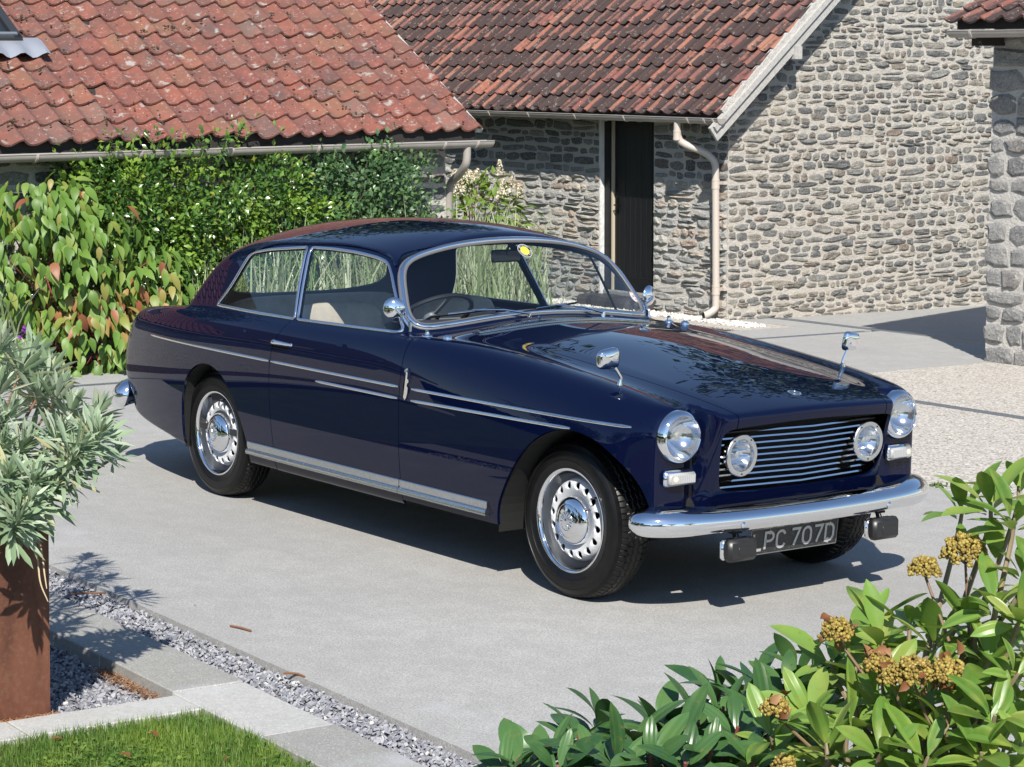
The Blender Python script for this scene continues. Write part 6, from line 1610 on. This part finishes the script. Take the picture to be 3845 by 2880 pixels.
# --- foreground shrubs, bottom right
dk = [leaf_shape(.38, .22, .30, 8, .72, peak=.5), leaf_shape(.35, .30, .15, 8, .72, peak=.5), leaf_shape(.40, .12, .45, 8, .75, peak=.48)]
def veined(name, stops, rough, trans, tcol, freq=60, stren=.35):
    m = leaf_mat(name, stops, rough, trans, spec=.42, tcol=tcol, spots=.5); t = m.node_tree; b = t.nodes['Principled BSDF']
    tc = t.nodes.new('ShaderNodeTexCoord'); sp = t.nodes.new('ShaderNodeSeparateXYZ'); t.links.new(tc.outputs['Object'], sp.inputs[0])
    ab = t.nodes.new('ShaderNodeMath'); ab.operation = 'ABSOLUTE'; t.links.new(sp.outputs[0], ab.inputs[0])
    wv = t.nodes.new('ShaderNodeMath'); wv.operation = 'MULTIPLY'; wv.inputs[1].default_value = freq; t.links.new(ab.outputs[0], wv.inputs[0])
    sn = t.nodes.new('ShaderNodeMath'); sn.operation = 'COSINE'; t.links.new(wv.outputs[0], sn.inputs[0])
    bp = t.nodes.new('ShaderNodeBump'); bp.inputs['Strength'].default_value = stren; bp.inputs['Distance'].default_value = .02; t.links.new(sn.outputs[0], bp.inputs['Height']); t.links.new(bp.outputs[0], b.inputs['Normal'])
    return m
dark_m = veined('dark_ribbed_leaf', [(0, (.03, .085, .028)), (.5, (.055, .13, .04)), (1, (.09, .19, .06))], .30, .18, (.15, .28, .05), 50, .14)
light_m = veined('light_leaf', [(0, (.10, .21, .035)), (.45, (.155, .29, .05)), (.85, (.22, .37, .075)), (1, (.34, .40, .12))], .34, .34, (.38, .50, .06), 26, .25)
def whorls(parent, cen, nl, L, shapes, mat, seed, up, spread, max_parts, stemmat, root, name='leaf', petiole=None):
    r = np.random.default_rng(seed); A = [[], [], [], []]; dp = []; st = MB()
    for (u_, v_, d_) in cen:
        t = at(u_, v_, d_); ax = unit(np.array(up) + r.normal(0, .28, 3) + unit(t - root) * .5); side = unit(np.cross(ax, r.normal(0, 1, 3))); s2 = np.cross(ax, side)
        n = nl + r.integers(-1, 3); p0 = r.uniform(0, 6)
        for k in range(n):
            ph = p0 + k * 2.39996; el = math.radians(spread[0] + (spread[1] - spread[0]) * k / n + r.normal(0, 8)); rd = side * math.cos(ph) + s2 * math.sin(ph)
            A[0].append(t - ax * .004 * k + rd * .012); A[1].append(ax * math.sin(el) + rd * math.cos(el)); A[2].append(ax * math.cos(el) - rd * math.sin(el) + r.normal(0, .1, 3)); A[3].append(L * r.uniform(.5, 1.12)); dp.append(d_ + .004 * r.random())
        g_ = RG @ np.array((root[0] + r.normal(0, .15), root[1] + r.normal(0, .15), 0)); mid = (g_ + t) / 2 + np.array([r.normal(0, .05), r.normal(0, .05), .08])
        pth = smooth_poly([g_, mid, t - ax * .06, t], closed=False, it=2); st.tube(pth, np.linspace(.010, .0035, len(pth)), 6)
        if petiole is not None: st.tube([t - ax * .035, t + ax * .01], [.005, .004], 6, m=1)
    A = [np.array(a) for a in A]; key = np.argsort(np.array(dp)); I, J = key[:max_parts], key[max_parts:]
    leaf_objs(name, A[0][I], A[1][I], A[2][I], A[3][I], shapes, mat, parent, r)
    for o in list(parent.children): o.matrix_parent_inverse = Matrix.Translation(-Vector(parent.location))
    if len(J): V, F = join_leaves(A[0][J], A[1][J], A[2][J], A[3][J], shapes, r); child_fix(put('inner_leaves', V, F, mat, None), parent)
    child_fix(st.obj('stems', [stemmat, petiole] if petiole is not None else stemmat, None), parent)['kind'] = 'stuff'
ro = RG @ np.array((3.0, -3.15, 0)); e = empty('dark_shrub', 'low shrub with dark ribbed leaves and red stalks at the bottom edge', 'shrub', loc=tuple(ro))
r = np.random.default_rng(40)
cen = [(1120, 1648, 4.9), (1182, 1618, 5.0), (1250, 1592, 5.1), (1300, 1562, 5.25), (1280, 1635, 4.9), (1370, 1592, 5.0), (1425, 1566, 5.1), (1405, 1640, 4.8), (1465, 1604, 4.95), (1505, 1568, 5.1), (1535, 1625, 4.8), (1562, 1535, 5.2), (1600, 1490, 5.35), (1640, 1462, 5.4), (1592, 1578, 4.95), (1655, 1545, 5.1), (1700, 1485, 5.25), (1722, 1445, 5.4), (1625, 1642, 4.75), (1765, 1455, 5.35), (1480, 1655, 4.75), (1340, 1655, 4.8), (1205, 1660, 4.8), (1556, 1490, 5.4), (1812, 1430, 5.4), (1730, 1590, 4.95), (1090, 1665, 4.9)]
cen += [(u_ + r.normal(0, 25), v_ + 45 + r.uniform(0, 40), d_ + .22) for (u_, v_, d_) in cen]
whorls(e, cen, 9, .132, dk, dark_m, 41, (.1, -.05, .8), (55, -15), 270, bark, ro, petiole=red_stem)
ro = RG @ np.array((3.75, -2.9, 0)); e = empty('light_shrub', 'light green shrub with mustard brown flower heads at the bottom right', 'shrub', loc=tuple(ro))
lt = [leaf_shape(.38, .25, .30, 8, .70, .05, peak=.52), leaf_shape(.33, .35, .10, 8, .75, peak=.55), leaf_shape(.40, .15, .45, 8, .72, .06, peak=.50)]
cen = [(2140, 1085, 4.9), (2200, 1050, 5.0), (2192, 1120, 4.8), (2080, 1095, 5.0), (2150, 1300, 4.7), (2205, 1335, 4.6), (2100, 1345, 4.8), (1965, 1345, 5.0), (1885, 1335, 5.1), (1905, 1385, 5.0), (2140, 1425, 4.65), (2200, 1455, 4.55), (2085, 1490, 4.7), (1795, 1425, 5.05), (1850, 1440, 5.0), (2020, 1380, 4.9), (1955, 1525, 4.7), (2050, 1565, 4.6), (2150, 1545, 4.5), (1845, 1565, 4.75), (1745, 1545, 4.85), (1785, 1605, 4.65), (1905, 1625, 4.55), (2005, 1635, 4.5), (2120, 1625, 4.45), (2205, 1605, 4.45), (1665, 1590, 4.8), (1990, 1480, 4.8), (1900, 1500, 4.8), (2210, 1230, 4.8)]
cen += [(u_ + r.normal(0, 25), v_ + 50 + r.uniform(0, 40), d_ + .2) for (u_, v_, d_) in cen if v_ > 1250]
whorls(e, cen, 9, .138, lt, light_m, 42, (.05, -.1, .75), (58, -22), 270, simple('pale_stem', (.22, .17, .10), .7), ro)
# flower heads: domes of tiny buds on forked stalks, with dried bracts
bud_m = NT('mustard_buds'); bud_m.set(Roughness=.7); bud_m.col(bud_m.ramp(bud_m.n('NewGeometry').outputs['Random Per Island'], [(0, (.15, .095, .02)), (.5, (.27, .19, .035)), (1, (.38, .30, .07))])); bud_m = bud_m.m
dry_m = leaf_mat('dried_bract', [(0, (.16, .055, .02)), (.6, (.30, .12, .045)), (1, (.42, .24, .11))], .6, .3, tcol=(.5, .2, .08))
bv = np.array([(0, 0, .5), (.5, 0, 0), (0, .5, 0), (-.5, 0, 0), (0, -.5, 0), (0, 0, -.5)]); bf = np.array([(0, 1, 2), (0, 2, 3), (0, 3, 4), (0, 4, 1), (5, 2, 1), (5, 3, 2), (5, 4, 3), (5, 1, 4)])
_bm = bmesh.new(); bmesh.ops.create_icosphere(_bm, subdivisions=1, radius=.5); _bm.verts.index_update(); bv = np.array([q.co[:] for q in _bm.verts]); bf = np.array([[q.index for q in f.verts] for f in _bm.faces]); _bm.free()
for fi, (u_, v_, rw, d_) in enumerate([(1998, 1225, 34, 4.85), (2086, 1188, 52, 4.85), (1809, 1361, 38, 4.95), (1897, 1430, 34, 4.7), (1972, 1448, 44, 4.6), (2046, 1450, 42, 4.58), (1674, 1528, 32, 4.75), (1695, 1648, 26, 4.6), (1930, 1460, 30, 4.62)]):
    t = at(u_, v_, d_); R_ = rw * d_ / 4683; n = int(420 * (rw / 40) ** 2)
    dd = unit(r.normal(0, 1, (n, 3))); dd[:, 2] = np.abs(dd[:, 2]) * 1.15 - .42; lob = 1 + .12 * np.sin(dd @ np.array([9., 7., 5.]) + fi)
    Pb = t + dd * np.array([1, 1, .95]) * (R_ * lob * r.uniform(.75, 1.02, n))[:, None]; S_ = r.uniform(.005, .0082, n)
    V = (bv[None] * S_[:, None, None] * 1.3 + Pb[:, None]).reshape(-1, 3); F = (bf[None] + (np.arange(n) * len(bv))[:, None, None]).reshape(-1, 3)
    child_fix(put('flower_head', V, F, bud_m, None, True, None), e)
    root = RG @ np.array((3.8 + r.normal(0, .1), -2.8 + r.normal(0, .1), .35)); st = MB()
    pth = smooth_poly([root, (root + t) / 2 + np.array([.06, .05, -.08]), t - np.array([0, 0, R_ * .5])], closed=False, it=2); st.tube(pth, np.linspace(.006, .003, len(pth)), 6)
    for k in range(8): st.tube([t - np.array([0, 0, R_ * .6]), t + unit(r.normal(0, 1, 3)) * np.array([1, 1, .4]) * R_ * .7], [.0022, .0012], 5)
    child_fix(st.obj('flower_stalk', simple('stalk', (.20, .13, .08), .7), None), e)
    if fi in (2, 3, 4, 5, 6):
        nb2 = 7; Pd = t + unit(r.normal(0, 1, (nb2, 3))) * R_ * 1.05
        leaf_objs('dried_bract', Pd, r.normal(0, 1, (nb2, 3)), r.normal(0, 1, (nb2, 3)), r.uniform(.02, .034, nb2), [leaf_shape(.75, .5, .5, 3)], dry_m, e, r)
for o in e.children:
    if o.name.startswith('dried_bract'): o.matrix_parent_inverse = Matrix.Translation(-Vector(e.location))

# --- trees beyond the barns and behind the camera (seen only as reflections in the paint)
def tree(name, label, c, h, rad, n, mat, seed, group):
    r = np.random.default_rng(seed); e = empty(name, label, 'tree', loc=c, group=group); c = np.array(c, float)
    cc = c + np.array([0, 0, h * .62]); P, D, = [], []
    for k in range(16):
        q = cc + unit(r.normal(0, 1, 3)) * np.array([rad, rad, h * .30]) * r.uniform(.3, .85); p, d = blob_points(r, n // 16, q, (rad * .42, rad * .42, h * .15), (0, 0, 1), 1.1, .5); P.append(p); D.append(d)
    P, D = np.concatenate(P), np.concatenate(D)
    V, F = join_leaves(P, D + r.normal(0, .6, P.shape), D + [0, 0, .6] + r.normal(0, .4, P.shape), r.uniform(.16, .30, len(P)) * (1 + .03 * h), [leaf_shape(.6, .2, .3, 2)], r); child_fix(put('crown', V, F, mat, None), e)
    tr = MB().tube([c - [0, 0, .3], c + [.1, 0, h * .35], c + [0, .1, h * .7]], [rad * .10, rad * .075, rad * .02], 10)
    for k in range(9): q = cc + unit(r.normal(0, 1, 3)) * np.array([rad, rad, h * .28]) * .7; tr.tube([c + [0, 0, h * r.uniform(.25, .5)], (c + q) / 2 + [0, 0, h * .2], q], [rad * .04, rad * .025, rad * .008], 6)
    child_fix(tr.obj('trunk', bark, None), e)
tm = leaf_mat('tree_leaf', [(0, (.020, .045, .012)), (.5, (.04, .08, .02)), (1, (.075, .125, .03))], .5, .2)
for k, (c, h, rad, lab) in enumerate([((-22, 13, -.5), 13.0, 4.2, 'tall tree standing behind the ridge of the door barn'), ((-25, 6, -.5), 13.5, 4.4, 'tall tree standing behind the red roof barn'), ((-16, 20, -.5), 14.0, 4.4, 'tall tree standing behind the stone gable'), ((-22, -2, -.5), 12.5, 4.0, 'tall tree beyond the far end of the red roof barn')]):
    tree('tree', lab, c, h, rad, 6500, tm, 60 + k, 'trees beyond the barns')
for k, (c, h, rad, lab) in enumerate([((-13, -15, .3), 6.0, 2.6, 'tree across the garden opposite the tail of the car'), ((-7, -17, .3), 6.5, 2.8, 'tree across the garden opposite the rear wheel of the car'), ((-1, -18, .4), 5.5, 2.5, 'tree across the garden opposite the door of the car'), ((4.5, -19, .4), 6.2, 2.8, 'tree across the garden opposite the front wing of the car'), ((22, -7, .3), 6.0, 2.6, 'tree at the far entrance ahead of the car bonnet'), ((24, 2, 0), 6.5, 2.8, 'tree at the far entrance ahead of the grille')]):
    tree('tree', lab, c, h, rad, 3000, tm, 80 + k, 'trees across the garden')
hm = MB()
r = np.random.default_rng(91); n = 9000
P = np.stack([r.uniform(-16, 10, n), -12.6 + r.normal(0, .35, n), .2 + r.uniform(0, 1.75, n)], 1); D = r.normal(0, 1, (n, 3)); V, F = join_leaves(P, D, r.normal(0, 1, (n, 3)) + [0, .5, .7], r.uniform(.10, .17, n), [leaf_shape(.6, .2, .3, 2)], r)
HE = empty('garden_hedge', 'long clipped hedge across the garden behind the camera', 'hedge', loc=(-3, -12.6, .3)); child_fix(put('foliage', V, F, tm, None), HE)
child_fix(MB().box((-3, -12.6, 1.0), (26, .5, 1.7)).obj('inner_twigs', simple('dark_twigs', (.015, .018, .008), .95), None, smooth=False), HE)
# ================================================================== SMALL THINGS
r = np.random.default_rng(55)
PM = MG @ Matrix.Translation((*PO, 0)) @ Matrix.Rotation(PA, 4, 'Z')
# dry needles round the planter
ned_m = NT('dry_needles'); ned_m.set(Roughness=.8); ned_m.col(ned_m.ramp(ned_m.n('NewGeometry').outputs['Random Per Island'], [(0, (.17, .075, .035)), (.5, (.33, .16, .075)), (1, (.48, .30, .17))])); ned_m = ned_m.m
def needles(label, n, fu, fv, z, L):
    u, v = fu(n), fv(n); P = np.stack([u, v, z + r.uniform(0, .024, n)], 1); a = r.uniform(0, 2 * PI, n); D = np.stack([np.cos(a), np.sin(a), r.normal(0, .12, n)], 1)
    V, F = join_leaves(P, D, np.tile([0, 0, 1.0], (n, 1)), r.uniform(*L, n), [blade_shape(.1, .07, 2), blade_shape(-.15, .09, 2)], r)
    o = put('dry_needles', V, F, ned_m, None); o.matrix_world = PM; tag(o, label, 'needles')
needles('russet dry needles heaped along the foot of the planter', 2600, lambda n: .062 + np.abs(r.normal(0, .04, n)), lambda n: r.uniform(-1.6, -.90, n), -.048, (.03, .075))
needles('russet dry needles caught against the edging slab', 700, lambda n: r.uniform(-.45, .14, n), lambda n: -.485 - np.abs(r.normal(0, .02, n)), -.055, (.02, .045))
twig = simple('twig', (.20, .085, .04), .8)
def stick(label, pts, rad):
    o = MB().tube(smooth_poly(np.array(pts), closed=False, it=2), rad, 7).obj('twig', twig, None); o.matrix_world = PM; tag(o, label, 'twig', 'fallen twigs')
stick('short brown twig lying on the bare concrete', [(-.625, .135, .006), (-.57, .152, .008), (-.511, .165, .006)], .0042)
stick('thin brown twig lying across the slate chippings strip', [(-1.478, -.161, .0), (-1.45, -.09, .004), (-1.428, -.025, .0)], .0042)
stick('pale twig at the concrete edge among the chippings', [(.10, -.03, .002), (.14, .0, .006), (.19, .004, .004)], .004)
# stray chips on the concrete
for k, (u, v, s) in enumerate([(-1.02, .18, .012), (-.83, .19, .007)]):
    V, F = CHIPS[k]; o = obj('stone_chip', npmesh('stone_chip', V * np.array([s, s * .8, s * .5]) + [0, 0, s * .28], F, chip_m)); o.matrix_world = PM @ Matrix.Translation((u, v, 0)); tag(o, ['larger grey stone chip lying alone on the concrete', 'tiny dark stone chip lying alone on the concrete'][k], 'stone')
# weed by the aggregate
wm = leaf_mat('weed_leaf', [(0, (.05, .10, .02)), (1, (.12, .19, .04))], .5, .25)
c = RG @ np.array((-1.05, 2.74, 0)); n = 60
V, F = join_leaves(c + r.normal(0, .025, (n, 3)) * [1, 1, .2], r.normal(0, 1, (n, 3)) + [0, 0, .6], r.normal(0, .5, (n, 3)) + [0, 0, 1], r.uniform(.015, .035, n), [leaf_shape(.6, .2, .2, 2)], r)
e = empty('weed', 'tiny green weed growing at the edge of the aggregate', 'weed', loc=tuple(c)); child_fix(put('leaves', V, F, wm, None), e)
# leaf litter on the lawn
for k, (u, v) in enumerate([(.62, -.78), (.78, -.95), (.95, -.70), (.50, -1.05)]):
    V, F = leaf_shape(.5, .5, .4, 3); o = obj('fallen_leaf', npmesh('fallen_leaf', V * .045, F, dry_m, True)); o.matrix_world = PM @ Matrix.Translation((u, v, .012)) @ Matrix.Rotation(r.uniform(0, 6), 4, 'Z') @ Matrix.Rotation(.5, 4, 'X')
    tag(o, ['brown fallen leaf in the middle of the lawn', 'brown fallen leaf lowest on the lawn towards the bottom edge', 'brown fallen leaf on the lawn nearest the edging slabs on its right', 'brown fallen leaf on the lawn nearest the left edge'][k], 'leaf', 'fallen leaves on the lawn')
